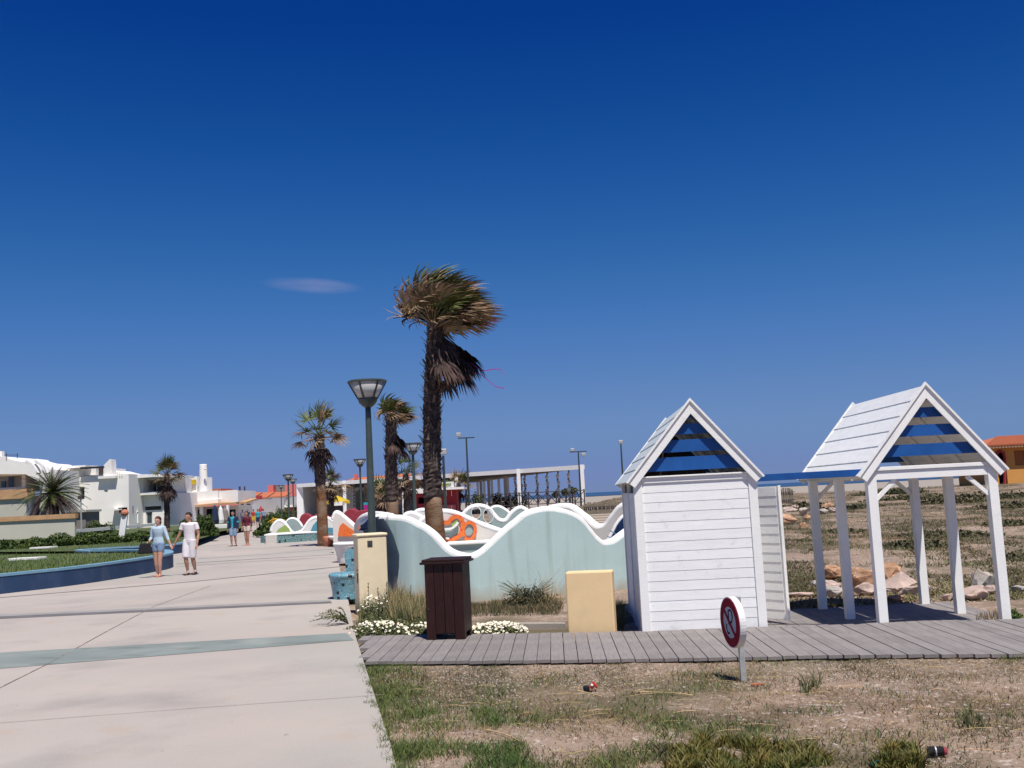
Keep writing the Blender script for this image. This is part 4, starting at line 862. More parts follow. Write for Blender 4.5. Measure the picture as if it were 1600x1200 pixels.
for a in ((573.5, 594, 18.3, 'tall lamp post rising behind the tall yellow pillar, nearest of the lamps', 62), (644.5, 692, 42, 'lamp post just left of the main palm trunk', 29.5), (562, 717, 60, 'lamp post seen just left of the nearest lamp pole', 20),
          (450, 741, 72, 'dark lamp post at the farthest mosaic bench', 17.5), (457.5, 748, 95, 'smaller lamp post right beside the left end wall of the white canopy', 13), (439, 758, 130, 'farthest lamp post against the pinkish buildings', 10)): lamp(*a)
def mast(px, py, Y, lab, arms, base_py=None):
    c = A(px, py, Y); b = Vector((c.x, Y, 0)); t = thing('floodlight_mast', lab, 'floodlight mast', tuple(b))
    q = MB(); q.tube([b, Vector((c.x, Y, c.z))], [.11, .07], n=8); q.build('pole', 'metal', t)
    s_ = Y/F
    if len(arms) > 1 or arms[0][0] != 0: q = MB(); xs2 = [a[0] for a in arms]; q.bar((c.x-13*s_, Y, c.z+.02), (c.x+13*s_, Y, c.z+.02), .10, .10); q.build('crossarm', 'metal', t)
    for dx, dz in arms:
        q = MB(); q.box(c.x+dx*s_-.22, Y-.12, c.z+dz*s_-.02, c.x+dx*s_+.22, Y+.12, c.z+dz*s_+.34); q.build('floodlight', 'galv', t, bevel=.05)
mast(728.5, 684.5, 92, 'floodlight mast with crossarm right of the main palm', [(-12, 3)]); mast(903.5, 706, 112, 'floodlight mast with two heads above the end of the white canopy', [(-9, 1), (8, -7)]); mast(970, 694, 104, 'single floodlight mast just left of the closed cabin', [(0, 1)])
mast(692.5, 712, 62, 'thin pole with a pinkish head emerging behind the main palm trunk', [(0, 2)])

# ================================================================ PALMS
UP = Vector((0, 0, 1))
def fan_frond(q, base, d0, wind, grav, Lp, Lf, nseg, curl=.35, wseg=.055, stiff=.5):
    """petiole then a fan of segments, all bent by wind and weight"""
    p = base.copy(); d = d0.normalized(); pts = [p.copy()]
    for i in range(6):
        d = (d+wind*.055+Vector((0, 0, -grav*.07))).normalized(); p = p+d*Lp/6; pts.append(p.copy())
    q.cur = 0; q.tube(pts, [.022]*2+[.016]*5, n=4, caps=False)
    side = d.cross(UP); side = side.normalized() if side.length > .05 else Vector((1, 0, 0)); upv = side.cross(d).normalized()
    roll = random.uniform(-.6, .6); side, upv = side*math.cos(roll)+upv*math.sin(roll), upv*math.cos(roll)-side*math.sin(roll)
    for k in range(nseg):
        a = (k/(nseg-1)-.5)*R(200)*random.uniform(.95, 1.05); e = (d*math.cos(a)+side*math.sin(a)+upv*(.22-.3*abs(a)/3)).normalized()
        L = Lf*(1-.25*abs(a)/1.7)*random.uniform(.85, 1.1); pp = p.copy(); ww = wseg; wn = e.cross(upv).normalized(); prev = None; m_ = 5
        for j in range(m_+1):
            w_ = ww*(.35+.65*min(1, j/1.5))*(1-max(0, j-2)/(m_-1.6)) if j < m_ else .002
            a_, b_ = pp-wn*w_/2, pp+wn*w_/2
            if prev: q.add([prev[0], prev[1], b_, a_], [(0, 1, 2, 3)])
            prev = (a_, b_); t_ = (j+1)/m_
            e = (e+wind*stiff*(.25+t_*.9)*.5+Vector((0, 0, -grav*(.10+t_*.38)))+Vector((random.uniform(-1, 1), random.uniform(-1, 1), random.uniform(-1, 1)))*.07).normalized()
            wn = (wn-e*wn.dot(e)); wn = wn.normalized() if wn.length > .01 else side
            pp = pp+e*L/m_
def palm(lab, path, r0, r1, S, wind, nf, nskirt, lowfrac=.28, Lp=.75, Lf=.62, dense=16, skirtlen=1.0, tall_dir=None, spread=1.0):
    P = smooth_path(path, 8); base = P[0]; top = P[-1]; H = top.z-base.z
    t = thing('palm_tree', lab, 'palm tree', tuple(base)); n = len(P)
    cut = next(i for i, p in enumerate(P) if (p.z-base.z)/H >= lowfrac)
    q = MB(); q.tube(P[:cut+1], [r0*(1.12-.15*i/cut) for i in range(cut+1)], n=14, jit=.05); q.build('lower_trunk', 'barklow', t, smooth=True)
    q = MB(); PP = []
    for i in range(cut, n-1):
        for k in range(3): PP.append(P[i].lerp(P[i+1], k/3))
    PP.append(P[-1]); m_ = len(PP)
    q.tube(PP, [(r0*1.03+(r1-r0)*i/m_)*(1+.02*math.sin(i*2.4)+.07*random.random()) for i in range(m_)], n=14, jit=.22); q.build('trunk', 'bark', t)
    q = MB()                                     # dead leaf bases standing off the bark
    for i in range(int(330*S*H/5)):
        u_ = random.random()**.8; p = PP[int(u_*(m_-1))]; a = random.uniform(0, 2*math.pi); d = Vector((math.cos(a), math.sin(a), 0)); r_ = (r0+(r1-r0)*u_)
        L = random.uniform(.08, .26); s0 = p+d*r_*.85; tip = s0+d*L*random.uniform(.3, .8)+UP*L*random.uniform(.5, 1); sd = d.cross(UP)*random.uniform(.02, .045)
        q.add([s0-sd, s0+sd, tip+sd*.4, tip-sd*.4, s0+UP*.03+d*.02], [(0, 1, 2, 3), (0, 3, 4), (1, 4, 2)])
    q.build('leaf_bases', 'boot', t, stuff=True)
    W = Vector(wind)
    for i in range(nf):
        el = R(random.uniform(5, 85)) if i > nf*.35 else R(random.uniform(-25, 20)); a = 2.4*i+random.uniform(-.3, .3)
        if W.x > .6: el = max(el, R(random.uniform(22, 70))) if math.cos(a) < -.1 else max(el, R(random.uniform(8, 34)))
        d = Vector((math.cos(a)*math.cos(el), math.sin(a)*math.cos(el), math.sin(el))); tan = (i < nf*.5 or random.random() < .2)
        q = MB(); fan_frond(q, top+d*.05-UP*(.12 if i < nf*.35 else 0), d*spread, W, (.30 if W.x > 1.6 else .55) if tan else .16, Lp*S*random.uniform(.7, 1.1), Lf*S*random.uniform(.8, 1.15), dense, wseg=.06*S)
        q.build('frond', 'palmtan' if tan else 'palmgreen', t)
    for i in range(nskirt):
        u_ = random.random(); b = P[-1]-UP*((.02 if W.x > 1.6 else .15)+u_*skirtlen*.5); a = 2.4*i+random.random(); el = R(random.uniform(-60, -15))
        if W.x > .6 and math.cos(a) < 0: a = math.pi-a
        d = Vector((math.cos(a)*math.cos(el), math.sin(a)*math.cos(el), math.sin(el))); q = MB()
        fan_frond(q, b+d*r1*.8, d, W*.62, 1.35, (.62 if W.x > 1.6 else .42)*S*random.uniform(.6, 1.3), .55*S*random.uniform(.8, 1.2), max(8, dense-4), wseg=.06*S, stiff=.25)
        q.build('dead_frond', 'palmdark', t)
    return t
Yp = 21.5
palm('tallest windblown palm with dark shaggy trunk, fronds streaming to the right', [Vector((A(687, 840, Yp).x, Yp, -.05)), A(677, 790, Yp), A(675, 700, Yp), A(676, 600, Yp), A(681, 506, Yp)], .185, .155, 1.0, (1.75, .15, .0), 66, 34, lowfrac=.30, Lp=.72, Lf=.80, skirtlen=1.25, dense=22)
Yp = 32
palm('windblown palm between the tall lamp and the main palm', [Vector((A(614, 830, Yp).x, Yp, 0)), A(613, 790, Yp), A(611, 720, Yp), A(611, 655, Yp)], .19, .15, .85, (1.5, .1, .0), 34, 16, lowfrac=.40, Lp=.5, Lf=.6, skirtlen=1.1, dense=14)
Yp = 44
palm('palm with bare orange brown lower trunk beside the mosaic bench', [Vector((A(505, 848, Yp).x, Yp, 0)), A(503, 800, Yp), A(500, 740, Yp), A(499, 680, Yp)], .22, .18, 1.1, (.45, .1, .1), 26, 18, lowfrac=.52, Lp=.75, Lf=.62, skirtlen=1.2, dense=13)
Yp = 76
palm('palm with shaggy skirt standing on the lawn by the hedge', [Vector((A(261, 835, Yp).x, Yp, .3)), A(261, 800, Yp), A(260, 765, Yp), A(261, 742, Yp)], .20, .17, 1.35, (.25, .1, .1), 26, 26, lowfrac=.05, Lp=.6, Lf=.62, skirtlen=2.0, dense=12)
for px, yt, yb, Y, S, lab in ((517, 757, 812, 70, 1.2, 'small palm right behind the orange trunked palm'), (634, 742, 800, 62, 1.3, 'green topped palm behind the second lamp post'), (600, 775, 800, 66, 1.2, 'low pale palm left of the middle palm trunk'), (716, 757, 790, 96, 1.6, 'palm under the canopy beside the red kiosk'), (592, 772, 800, 74, 1.2, 'low palm just right of the nearest lamp pole')):
    palm(lab, [Vector((A(px, yb, Y).x, Y, 0)), A(px+1, (yt+yb)/2, Y), A(px, yt, Y)], .17, .15, S, (.2, .1, .1), 20, 8, lowfrac=.03, Lp=.6, Lf=.65, skirtlen=.8, dense=10)
# broad feather palm before the white houses
Yp = 84; t = thing('date_palm', 'broad low date palm with arching feather fronds before the white houses', 'palm tree', tuple(G(86, 838, .3).normalized()*0+Vector((A(86, 810, Yp).x, Yp, .3))))
cR = A(83, 771, Yp); b0 = Vector((cR.x+.15, Yp, .3)); q = MB(); q.tube([b0, b0.lerp(cR, .5), cR], [.42, .38, .35], n=12, jit=.2); q.build('trunk', 'bark', t)
for i in range(96):
    a = 2.4*i; el = R(-58+128*(i/96)**.95+random.uniform(-8, 8)); d = Vector((math.cos(a)*math.cos(el), math.sin(a)*math.cos(el), math.sin(el)))
    L = random.uniform(2.6, 3.2)*(1 if el < R(50) else .8); p = cR+d*.2; pts = [p.copy()]; q = MB()
    for k in range(10):
        d = (d+Vector((.025, 0, -.085))).normalized(); p = p+d*L/10; pts.append(p.copy())
    q.tube(pts, [.045-.0035*k for k in range(11)], n=4, caps=False)
    for k in range(1, 44):
        u_ = k/44*9.99; j = int(u_); pp = pts[j].lerp(pts[j+1], u_-j); dd = (pts[j+1]-pts[j]).normalized(); sd = dd.cross(UP).normalized(); ll = .50*math.sin(math.pi*min(.97, (k/44)*.8+.17))
        for s_ in (-1, 1):
            e = (dd*.75+sd*s_*.7+UP*random.uniform(-.1, .3)).normalized(); q.add([pp-dd*.022, pp+dd*.022, pp+e*ll+UP*-.05], [(0, 1, 2)])
    q.build('frond', 'palmdark' if (el < R(-8) or random.random() < .25) else 'palmgreen', t)
# tape streamers caught in the main palm
for pts_, lab in (([(752, 508), (760, 506), (767, 502), (772, 498), (776, 502), (771, 505)], 'purple tape scrap fluttering right of the palm crown'), ([(735, 566), (745, 574), (757, 579), (770, 577), (783, 578), (789, 588)], 'long purple tape streamer blown from the palm skirt, upper one'), ([(745, 582), (755, 588), (766, 597), (775, 604), (788, 607)], 'lower purple tape streamer blown from the palm skirt')):
    P = smooth_path([A(a, b, 21.4) for a, b in pts_], 4); q = MB(); vs = []
    for p in P: vs += [p+Vector((0, -.002, -.010)), p+Vector((0, .004, .010)), p+Vector((0, .006, .010)), p+Vector((0, 0, -.010))]
    q.add(vs, [(i*4+j, (i+1)*4+j, (i+1)*4+(j+1)%4, i*4+(j+1)%4) for i in range(len(P)-1) for j in range(4)]); o = tag(q.build('tape_streamer', 'purple tape'), lab, 'streamer')
# ================================================================ BUILDINGS ON THE LEFT
def pxbox(mb, x0, y0, x1, y1, Y, dep, z0=None):
    """box whose front face covers the surveyed rectangle at distance Y"""
    xm, ym = (x0+x1)/2, (y0+y1)/2
    X0 = A(x0, ym, Y).x; X1 = A(x1, ym, Y).x; Z1 = A(xm, y0, Y).z; Z0 = A(xm, y1, Y).z if z0 is None else z0
    mb.box(X0, Y, Z0, X1, Y+dep, Z1); return X0, X1, Z0, Z1
def wallholes(t, name, m, x0, y0, x1, y1, Y, dep, holes=(), z0=None):
    """wall with real openings; holes as pixel rectangles; each gets a frame and a pane"""
    xm = (x0+x1)/2; X0 = A(x0, y0, Y).x; X1 = A(x1, y0, Y).x; Z1 = A(xm, y0, Y).z; Z0 = A(xm, y1, Y).z if z0 is None else z0
    H = []
    for h in holes:
        a, b, c, d = h[:4]; H.append((A(a, b, Y).x, A((a+c)/2, d, Y).z, A(c, b, Y).x, A((a+c)/2, b, Y).z, h[4] if len(h) > 4 else 'window'))
    xs_ = sorted({X0, X1, *[h[0] for h in H], *[h[2] for h in H]}); zs_ = sorted({Z0, Z1, *[max(Z0, h[1]) for h in H], *[h[3] for h in H]})
    q = MB(); th = .3
    for i in range(len(xs_)-1):
        for j in range(len(zs_)-1):
            cx_, cz = (xs_[i]+xs_[i+1])/2, (zs_[j]+zs_[j+1])/2
            if any(h[0] < cx_ < h[2] and h[1] < cz < h[3] for h in H): continue
            q.box(xs_[i], Y, zs_[j], xs_[i+1], Y+th, zs_[j+1])
    q.box(X0, Y+dep-th, Z0, X1, Y+dep, Z1-.01); q.box(X0, Y+th, Z0, X0+th, Y+dep-th, Z1-.01); q.box(X1-th, Y+th, Z0, X1, Y+dep-th, Z1-.01); q.box(X0+th, Y+th, Z1-.25, X1-th, Y+dep-th, Z1-.02)
    q.build(name, m, t)
    for (a, b, c, d, kind) in H:
        b = max(b, Z0)
        if kind == 'open':
            q = MB(); q.box(a-.2, Y+1.9, b-.1, c+.2, Y+2.0, d+.1); q.build('recess_wall', m, t); continue
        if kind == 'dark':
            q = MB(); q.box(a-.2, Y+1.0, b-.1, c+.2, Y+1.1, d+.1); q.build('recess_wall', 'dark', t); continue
        f = MB(); w_ = .09
        f.box(a, Y+.10, b, a+w_, Y+.2, d); f.box(c-w_, Y+.10, b, c, Y+.2, d); f.box(a+w_, Y+.10, b, c-w_, Y+.2, b+w_); f.box(a+w_, Y+.10, d-w_, c-w_, Y+.2, d)
        if c-a > .9: f.box((a+c)/2-w_/2, Y+.10, b+w_, (a+c)/2+w_/2, Y+.2, d-w_)
        fo = f.build('window' if kind == 'window' else 'door', 'frame', t); g_ = MB(); g_.box(a+w_, Y+.14, b+w_, c-w_, Y+.16, d-w_); o = g_.build('pane', 'glass', t); o.parent = fo
    return X0, X1, Z0, Z1
def bld(lab, px, py, Y, name='building', cat='building'):
    p = A(px, py, Y); return thing(name, lab, cat, (p.x, Y, 0))
# curved white house at the frame edge
t = bld('white house with a curved roof and dark balcony at the left edge', 25, 800, 98, 'curved_house', 'house')
wallholes(t, 'wall', 'white3', -60, 778, 42, 830, 98, 10, [(-30, 786, -12, 806)], z0=0)
wallholes(t, 'upper_wall', 'white2', -60, 741, 40, 767, 99.5, 8, [(-20, 744, 34, 762, 'open'), (-52, 745, -34, 760)])
q = MB(); pxbox(q, -60, 766, 43, 778, 97.4, 1.5); q.build('balcony_parapet', 'coping', t)
for a in ((2, 752, 8, 764), (13, 744, 20, 764)): q = MB(); pxbox(q, *a, 100.6, .2); q.build('balcony_window', 'glass', t)
P_ = [A(-80, 708, 98), A(0, 713, 98), A(12, 717, 98), A(30, 721, 98), A(46, 722, 98), A(56, 730, 98), A(61, 745, 98)]
q = MB(); S_ = smooth_path(P_, 5); q.prism(S_+[A(61, 752, 98), A(40, 741, 98), A(-80, 741, 98)], (0, 9, 0)); q.build('roof', 'white2', t)
for dx in (0, 14):
    S_ = smooth_path([A(43+dx, 720, 96.5), A(50+dx, 724, 96.5), A(56+dx, 731, 96.5), A(60+dx, 740, 96.5)], 5); q = MB(); q.tube(S_, .22, n=6, ell=2.2); q.build('roof_rib', 'wavecap', t)
q = MB(); pxbox(q, 62, 735, 90, 830, 99, 9, z0=0); q.build('side_wall', 'white3', t)
q = MB(); pxbox(q, -3, 705, 3, 714, 100, .5); q.build('chimney', 'white3', t)
q = MB(); q.bar(A(8, 711, 98), A(28, 711, 98), .05, .05); q.bar(A(10, 720, 98), A(10, 708, 98), .05, .05, up=(0, 1, 0)); q.bar(A(27, 716, 98), A(27, 708, 98), .05, .05, up=(0, 1, 0)); q.build('aerial', 'timber', t)
# flat white block with roof terrace
t = bld('flat roofed white two storey house with a slanted chimney on its terrace', 150, 800, 104, 'terrace_house', 'house')
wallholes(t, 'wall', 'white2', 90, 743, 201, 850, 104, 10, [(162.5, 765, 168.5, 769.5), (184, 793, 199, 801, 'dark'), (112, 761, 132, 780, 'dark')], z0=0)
q = MB(); pxbox(q, 92, 731, 150, 743.5, 105, 8); q.build('upper_block', 'white3', t)
q = MB(); pxbox(q, 100, 727.5, 134, 731, 103.6, 6); q.build('terrace_canopy', 'white2', t)
q = MB(); pxbox(q, 125, 729, 160, 732, 103.4, .5); q.build('awning_box', 'dark', t)
q = MB(); pxbox(q, 154, 729, 160, 743, 104.5, .5); q.build('terrace_post', 'timber', t)
q = MB(); q.prism([A(161, 743, 104.4), A(162, 727, 104.4), A(171, 717.5, 104.4), A(174, 718, 104.4), A(175, 743, 104.4)], (0, 1.2, 0)); q.build('chimney', 'white3', t)
q = MB(); pxbox(q, 153, 743.5, 181, 747.5, 103.5, .5); q.build('parapet', 'white3', t)
for k in range(9): q = MB(); pxbox(q, 161+k*3.6, 738, 162+k*3.6, 744, 103.9, .08); q.build('railing_bar', 'white2', t)
q = MB(); q.prism([A(175, 735, 106), A(186, 738, 106), A(206, 742, 106), A(206, 748, 106), A(175, 748, 106)], (0, 5, 0)); q.build('roof_slope', 'white2', t)
q = MB(); pxbox(q, 174, 795, 186, 797.5, 103.2, .8); q.build('door_canopy', 'white2', t)
# white house with curved balcony
t = bld('white house with a swept roof over a recessed balcony, behind the skirted palm', 235, 800, 108, 'balcony_house', 'house')
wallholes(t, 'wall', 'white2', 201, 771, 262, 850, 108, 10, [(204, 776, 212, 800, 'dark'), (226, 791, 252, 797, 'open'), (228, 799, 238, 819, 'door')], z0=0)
wallholes(t, 'upper_wall', 'white3', 201, 747, 262, 771, 109, 8, [(220, 750, 251, 768, 'open')])
q = MB(); pxbox(q, 232, 752, 245, 769, 110.6, .2); q.build('balcony_window', 'glass', t)
for a in ((231, 751, 233, 769), (238, 751, 239.5, 769), (244, 751, 246, 769)): q = MB(); pxbox(q, *a, 110.4, .1); q.build('window_frame', 'frame', t)
q = MB(); S_ = smooth_path([A(192, 744, 106.5), A(206, 742.5, 106.5), A(225, 741, 106.5), A(255, 741, 106.5), A(266, 742, 106.5)], 4); q.prism(S_+[A(266, 745, 106.5), A(240, 745, 106.5), A(215, 747, 106.5), A(196, 749, 106.5)], (0, 8, 0)); q.build('roof', 'wavecap', t)
q = MB(); q.prism(smooth_path([A(213, 748, 107.4), A(218, 752, 107.4), A(219, 760, 107.4), A(217, 770, 107.4), A(222, 770, 107.4), A(222, 748, 107.4)], 3), (0, .4, 0)); q.build('curved_pier', 'wavecap', t)
q = MB(); pxbox(q, 218, 769, 254, 773, 107.2, 1.2); q.build('balcony_slab', 'white3', t)
q = MB(); pxbox(q, 198, 800, 216, 802.5, 106, .5); pxbox(q, 214, 800, 216, 818, 106, .5); q.build('patio_frame', 'wavecap', t)
q = MB(); pxbox(q, 200, 803, 214, 818, 106.1, .3); q.build('patio_screen', 'greygreen', t)
# restaurant with terracotta edged roof and chimney tower
t = bld('white restaurant with terracotta edged awning and round chimney tower', 320, 800, 118, 'restaurant', 'restaurant')
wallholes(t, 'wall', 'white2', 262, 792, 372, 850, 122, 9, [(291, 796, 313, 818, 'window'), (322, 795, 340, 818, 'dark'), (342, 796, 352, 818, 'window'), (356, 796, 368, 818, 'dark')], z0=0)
q = MB(); pxbox(q, 281, 768, 341, 786, 119, 8); q.build('parapet_wall', 'white3', t)
q = MB(); pxbox(q, 341.2, 767, 372, 785, 119.5, 8); q.build('parapet_wall', 'white3', t)
a = A(264, 793, 117); b = A(341, 786, 117); c = A(385, 784, 121); q = MB(); q.prism([a, b, b+Vector((0, 7, .5)), a+Vector((0, 7, .5))], (0, 0, -.22)); q.build('awning', 'coping', t)
q = MB(); q.prism([b+Vector((.02, 0, -.02)), c, c+Vector((0, 5, .4)), b+Vector((.02, 7, .5))], (0, 0, -.2)); q.build('awning', 'coping', t)
q = MB(); q.prism([A(281, 786, 118.2), A(341, 780, 118.2), A(341, 786, 118.2), A(281, 790, 118.2)], (0, 3, 0)); q.build('fascia', 'white2', t)
for a in ((312, 789, 316, 820), (262, 794, 266, 820), (354, 789, 357, 820)): q = MB(); pxbox(q, *a, 117.6, .4, z0=0); q.build('column', 'wavecap', t)
q = MB(); q.prism([A(271, 822, 117.5), A(277, 794, 117.5), A(290, 793, 117.5), A(279, 822, 117.5)], (0, .5, 0)); q.build('slanting_wall', 'white3', t)
q = MB(); pxbox(q, 283, 745, 308, 769, 121, 6); q.build('upper_wall', 'white2', t)
q = MB(); pxbox(q, 294.5, 749.5, 306, 757, 120.7, .2); q.build('yellow_panel', 'yellow cloth', t)
q = MB(); pxbox(q, 280, 761, 299, 763, 120, .5); pxbox(q, 298, 761, 299.5, 768, 120, .3); pxbox(q, 281, 761, 282.5, 768, 120, .3); q.build('pergola', 'coping', t)
ct = A(314, 770, 119); z1 = A(314, 725, 119).z; q = MB(); q.lathe((ct.x, 120, 0), [(.56, ct.z-1), (.52, ct.z), (.42, z1-.1), (.42, z1)], n=16); q.build('chimney_tower', 'white2', t, smooth=True)
q = MB(); q.ball(A(321, 733, 119), .2, sz=.6); q.build('loudspeaker', 'frame', t)
# receding row of shops beyond
for k, (x0, y0, x1, Y, m, rm, lab) in enumerate([(372, 781, 396, 150, 'white2', 'terra', 'low white shop with a tiled roof beyond the restaurant'), (394, 779, 418, 172, 'white3', 'terra', 'low shop with a dark red sign further along the promenade'),
        (416, 777, 447, 195, 'white2', 'terra', 'cream shop house with a tiled roof near the far lamp post')]):
    t = bld(lab, (x0+x1)/2, 800, Y, 'shop', 'shop')
    wallholes(t, 'wall', m, x0, y0, x1, 830, Y, 12, [(x0+4, y0+5, x0+9, y0+12), (x0+13, y0+6, x0+19, 815, 'dark')], z0=0)
    X0, X1 = A(x0-1, y0, Y).x, A(x1+1, y0, Y).x; z = A((x0+x1)/2, y0, Y).z; q = MB(); q.prism([Vector((X0, Y-1, z)), Vector((X1, Y-1, z)), Vector((X1, Y+5, z+.9)), Vector((X0, Y+5, z+.9))], (0, 0, .18)); q.build('roof', rm, t)
    if k == 1: q = MB(); pxbox(q, 396, 774.5, 409, 780.5, Y-2, .3); q.build('sign_board', 'redwall', t)
    if k == 0:
        for a, w_ in ((373, 2), (381, 1.4)): q = MB(); pxbox(q, a, 760, a+w_, 780, Y, .4); q.build('chimney', 'timber', t)
q = bld('long salmon terrace block on the skyline behind the restaurant', 360, 770, 240, 'terrace_block')
b_ = MB(); X0, X1, Z0, Z1 = pxbox(b_, 318, 768, 372, 800, 240, 10, z0=0); b_.build('wall', 'pink', q)
b_ = MB(); pxbox(b_, 318, 764, 345, 768, 239.8, 10); b_.build('parapet', 'terra', q)
b_ = MB(); pxbox(b_, 352, 766, 370, 769, 239, 1); b_.build('parapet_wall', 'white2', q)
t = bld('pinkish building with a brown block on its roof right of the shops', 440, 780, 230, 'pink_building')
wallholes(t, 'wall', 'white3', 405, 775, 462, 830, 230, 12, [(419, 781, 425, 785), (436, 781, 444, 786), (450, 780, 457, 786)], z0=0)
q = MB(); pxbox(q, 400, 769, 432, 775, 229.5, 10); q.build('roof', 'terra', t)
q = MB(); pxbox(q, 418, 758, 427, 769.5, 231, 6); q.build('stair_tower', 'pink', t)
q = MB(); pxbox(q, 431.5, 759, 445, 768, 229, 8); q.build('roof_block', 'ceil', t)
q = MB(); pxbox(q, 445.2, 757, 462, 775, 229, 8); q.build('roof_block', 'pink', t)
# red stall and dark planting at the row's end
t = bld('dark red stall beside the far lamp posts', 453, 800, 150, 'stall', 'stall')
q = MB(); pxbox(q, 446, 792, 458, 812, 150, 3, z0=0); q.build('body', 'redwall', t)
q = MB(); pxbox(q, 444, 789, 460, 792.5, 149.5, 4); q.build('roof', 'white2', t)
# beige garden walls with terracotta coping
for (x0, y0, x1, Y, cw, lab) in ((-80, 809, 103, 76, 6.5, 'low beige garden wall with a terracotta coping at the left edge'),):
    t = thing('garden_wall', lab, 'wall', (A(x1, 830, Y).x, Y, 0)); a = Vector((A(x0, 812, Y).x, Y, 0)); b = Vector((A(x1, 812, Y).x, Y+1.5, 0)); z = A(20, 808, Y).z; zb = A(x1, 803, Y+1.5).z
    q = MB(); q.prism([a, b, Vector((b.x, b.y, zb-.35)), Vector((a.x, a.y, zb-.35))], (0, .3, 0)); q.build('wall', 'yard', t)
    q = MB(); q.prism([a+Vector((-.1, -.12, zb-.35)), b+Vector((.1, -.12, zb-.35)), Vector((b.x+.1, b.y-.12, zb)), Vector((a.x, a.y-.12, zb))], (0, .55, 0)); q.build('coping', 'coping', t)
t = thing('garden_wall', 'taller beige wall with coping in front of the curved house', 'wall', (A(20, 790, 90).x, 90, 0))
q = MB(); pxbox(q, -60, 781, 41, 830, 90, .4, z0=0); q.build('wall', 'yard', t)
q = MB(); pxbox(q, -60, 772, 43, 781, 89.8, .8); q.build('coping', 'coping', t)
t = thing('shed', 'small brown timber shed behind the date palm', 'shed', (A(118, 810, 92).x, 92, 0)); q = MB(); pxbox(q, 103, 800, 134, 835, 92, 3, z0=0); q.build('wall', 'ceil', t); q = MB(); pxbox(q, 112, 797, 134, 800.5, 91.7, 3.5); q.build('roof', 'yard', t)
t = thing('footpath_kerb', 'pale footpath kerb running behind the hedge', 'kerb', (A(170, 825, 80).x, 80, 0)); q = MB(); q.bar(A(104, 829, 78)+Vector((0, 0, -.1)), A(240, 818, 96)+Vector((0, 0, -.1)), .3, .25); q.build('kerb', 'white3', t)
# leaning white post, thin pole, planter block
t = thing('marker_post', 'leaning white post with a reddish top on the lawn by the hedge', 'post', tuple(G(189, 848, .34))); p0 = G(189, 848, .34); p1 = A(195, 805, p0.y)
q = MB(); q.bar(p0, p1, .30, .12, up=(0, 1, 0)); q.build('post', 'wavecap', t); q = MB(); q.ball(p1+Vector((0, 0, .12)), .20, sz=.9); q.build('top', 'salmon', t)
p0 = G(128, 848, .34); t = thing('thin_pole', 'thin grey pole on the lawn beside the date palm', 'pole', tuple(p0)); q = MB(); q.tube([p0, A(126, 780, p0.y)], .045, n=6); q.build('pole', 'galv', t); q = MB(); z = A(126, 780, p0.y); q.box(z.x-.12, z.y-.1, z.z, z.x+.12, z.y+.1, z.z+.2); q.build('head', 'timber', t)
p0 = G(345, 832, .0); t = thing('planter_block', 'pale stone planter block at the end of the hedge', 'planter', tuple(p0)); q = MB(); q.box(p0.x-1.1, p0.y, 0, p0.x+.9, p0.y+1.2, .62); q.build('block', 'white3', t, bevel=.03)

# ================================================================ WHITE CANOPY
YCl, YCr = 143.0, 118.0
t = thing('white_canopy', 'long flat white canopy on slender columns beyond the playground', 'canopy', (A(735, 800, 127).x, 127, 0))
def YC(x): return YCl+(YCr-YCl)*(x-462)/(912-462)
a = A(463, 755, YCl); b = A(911, 727.5, YCr); zt = (a.z+b.z)/2; a.z = b.z = zt
def cp(x, back=0): k = (x-463)/(911-463); d = (b-a); n_ = Vector((-d.y, d.x, 0)).normalized(); p = a+d*k; return p+n_*back
d_ = (b-a).normalized(); n_ = Vector((-d_.y, d_.x, 0)); zt2 = A(735, 737.5, YC(735)).z
for k in (0,): pass
q = MB(); q.prism([a+Vector((0, 0, -.50)), b+Vector((0, 0, -.50)), b, a], n_*.35); q.build('front_beam', 'wavecap', t)
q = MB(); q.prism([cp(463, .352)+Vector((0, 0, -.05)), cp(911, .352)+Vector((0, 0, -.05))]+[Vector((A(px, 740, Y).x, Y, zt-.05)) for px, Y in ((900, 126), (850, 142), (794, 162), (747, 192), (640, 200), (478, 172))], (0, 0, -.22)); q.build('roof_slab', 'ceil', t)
for x_ in (553.5, 653, 736, 826, 911): q = MB(); p = cp(x_, -.32); q.bar(Vector((p.x, p.y, 0)), Vector((p.x, p.y, zt+.02)), .42, .34, up=(0, 1, 0)); q.build('column', 'wavecap', t)
for px, Y in ((794, 160), (780, 167), (769, 174), (757, 183), (747, 191), (790, 150), (764, 160), (752, 168)): q = MB(); x = A(px, 770, Y).x; q.box(x-.22, Y-.2, 0, x+.22, Y+.2, zt-.281); q.build('column', 'wavecap', t)
q = MB(); p = cp(463); q.prism([Vector((p.x, p.y, 0)), Vector((p.x+.9, p.y, 0)), Vector((p.x+.9, p.y, zt-.381)), Vector((p.x, p.y, zt-.381))], (2.2, 14, 0)); q.build('end_wall', 'wavecap', t)
q = MB(); p = cp(480, 13.5); q.box(p.x-1, p.y, 0, p.x+6.5, p.y+.3, zt-.281); q.build('back_wall', 'white2', t)
# slatted screen inside
c0_ = cp(551, 1.5); 
for k in range(9): q = MB(); z = .5+k*.5; q.bar(Vector((c0_.x, c0_.y, z)), Vector((c0_.x-1.6, c0_.y+12, z)), .06, .26); q.build('screen_slat', 'wavecap', t)
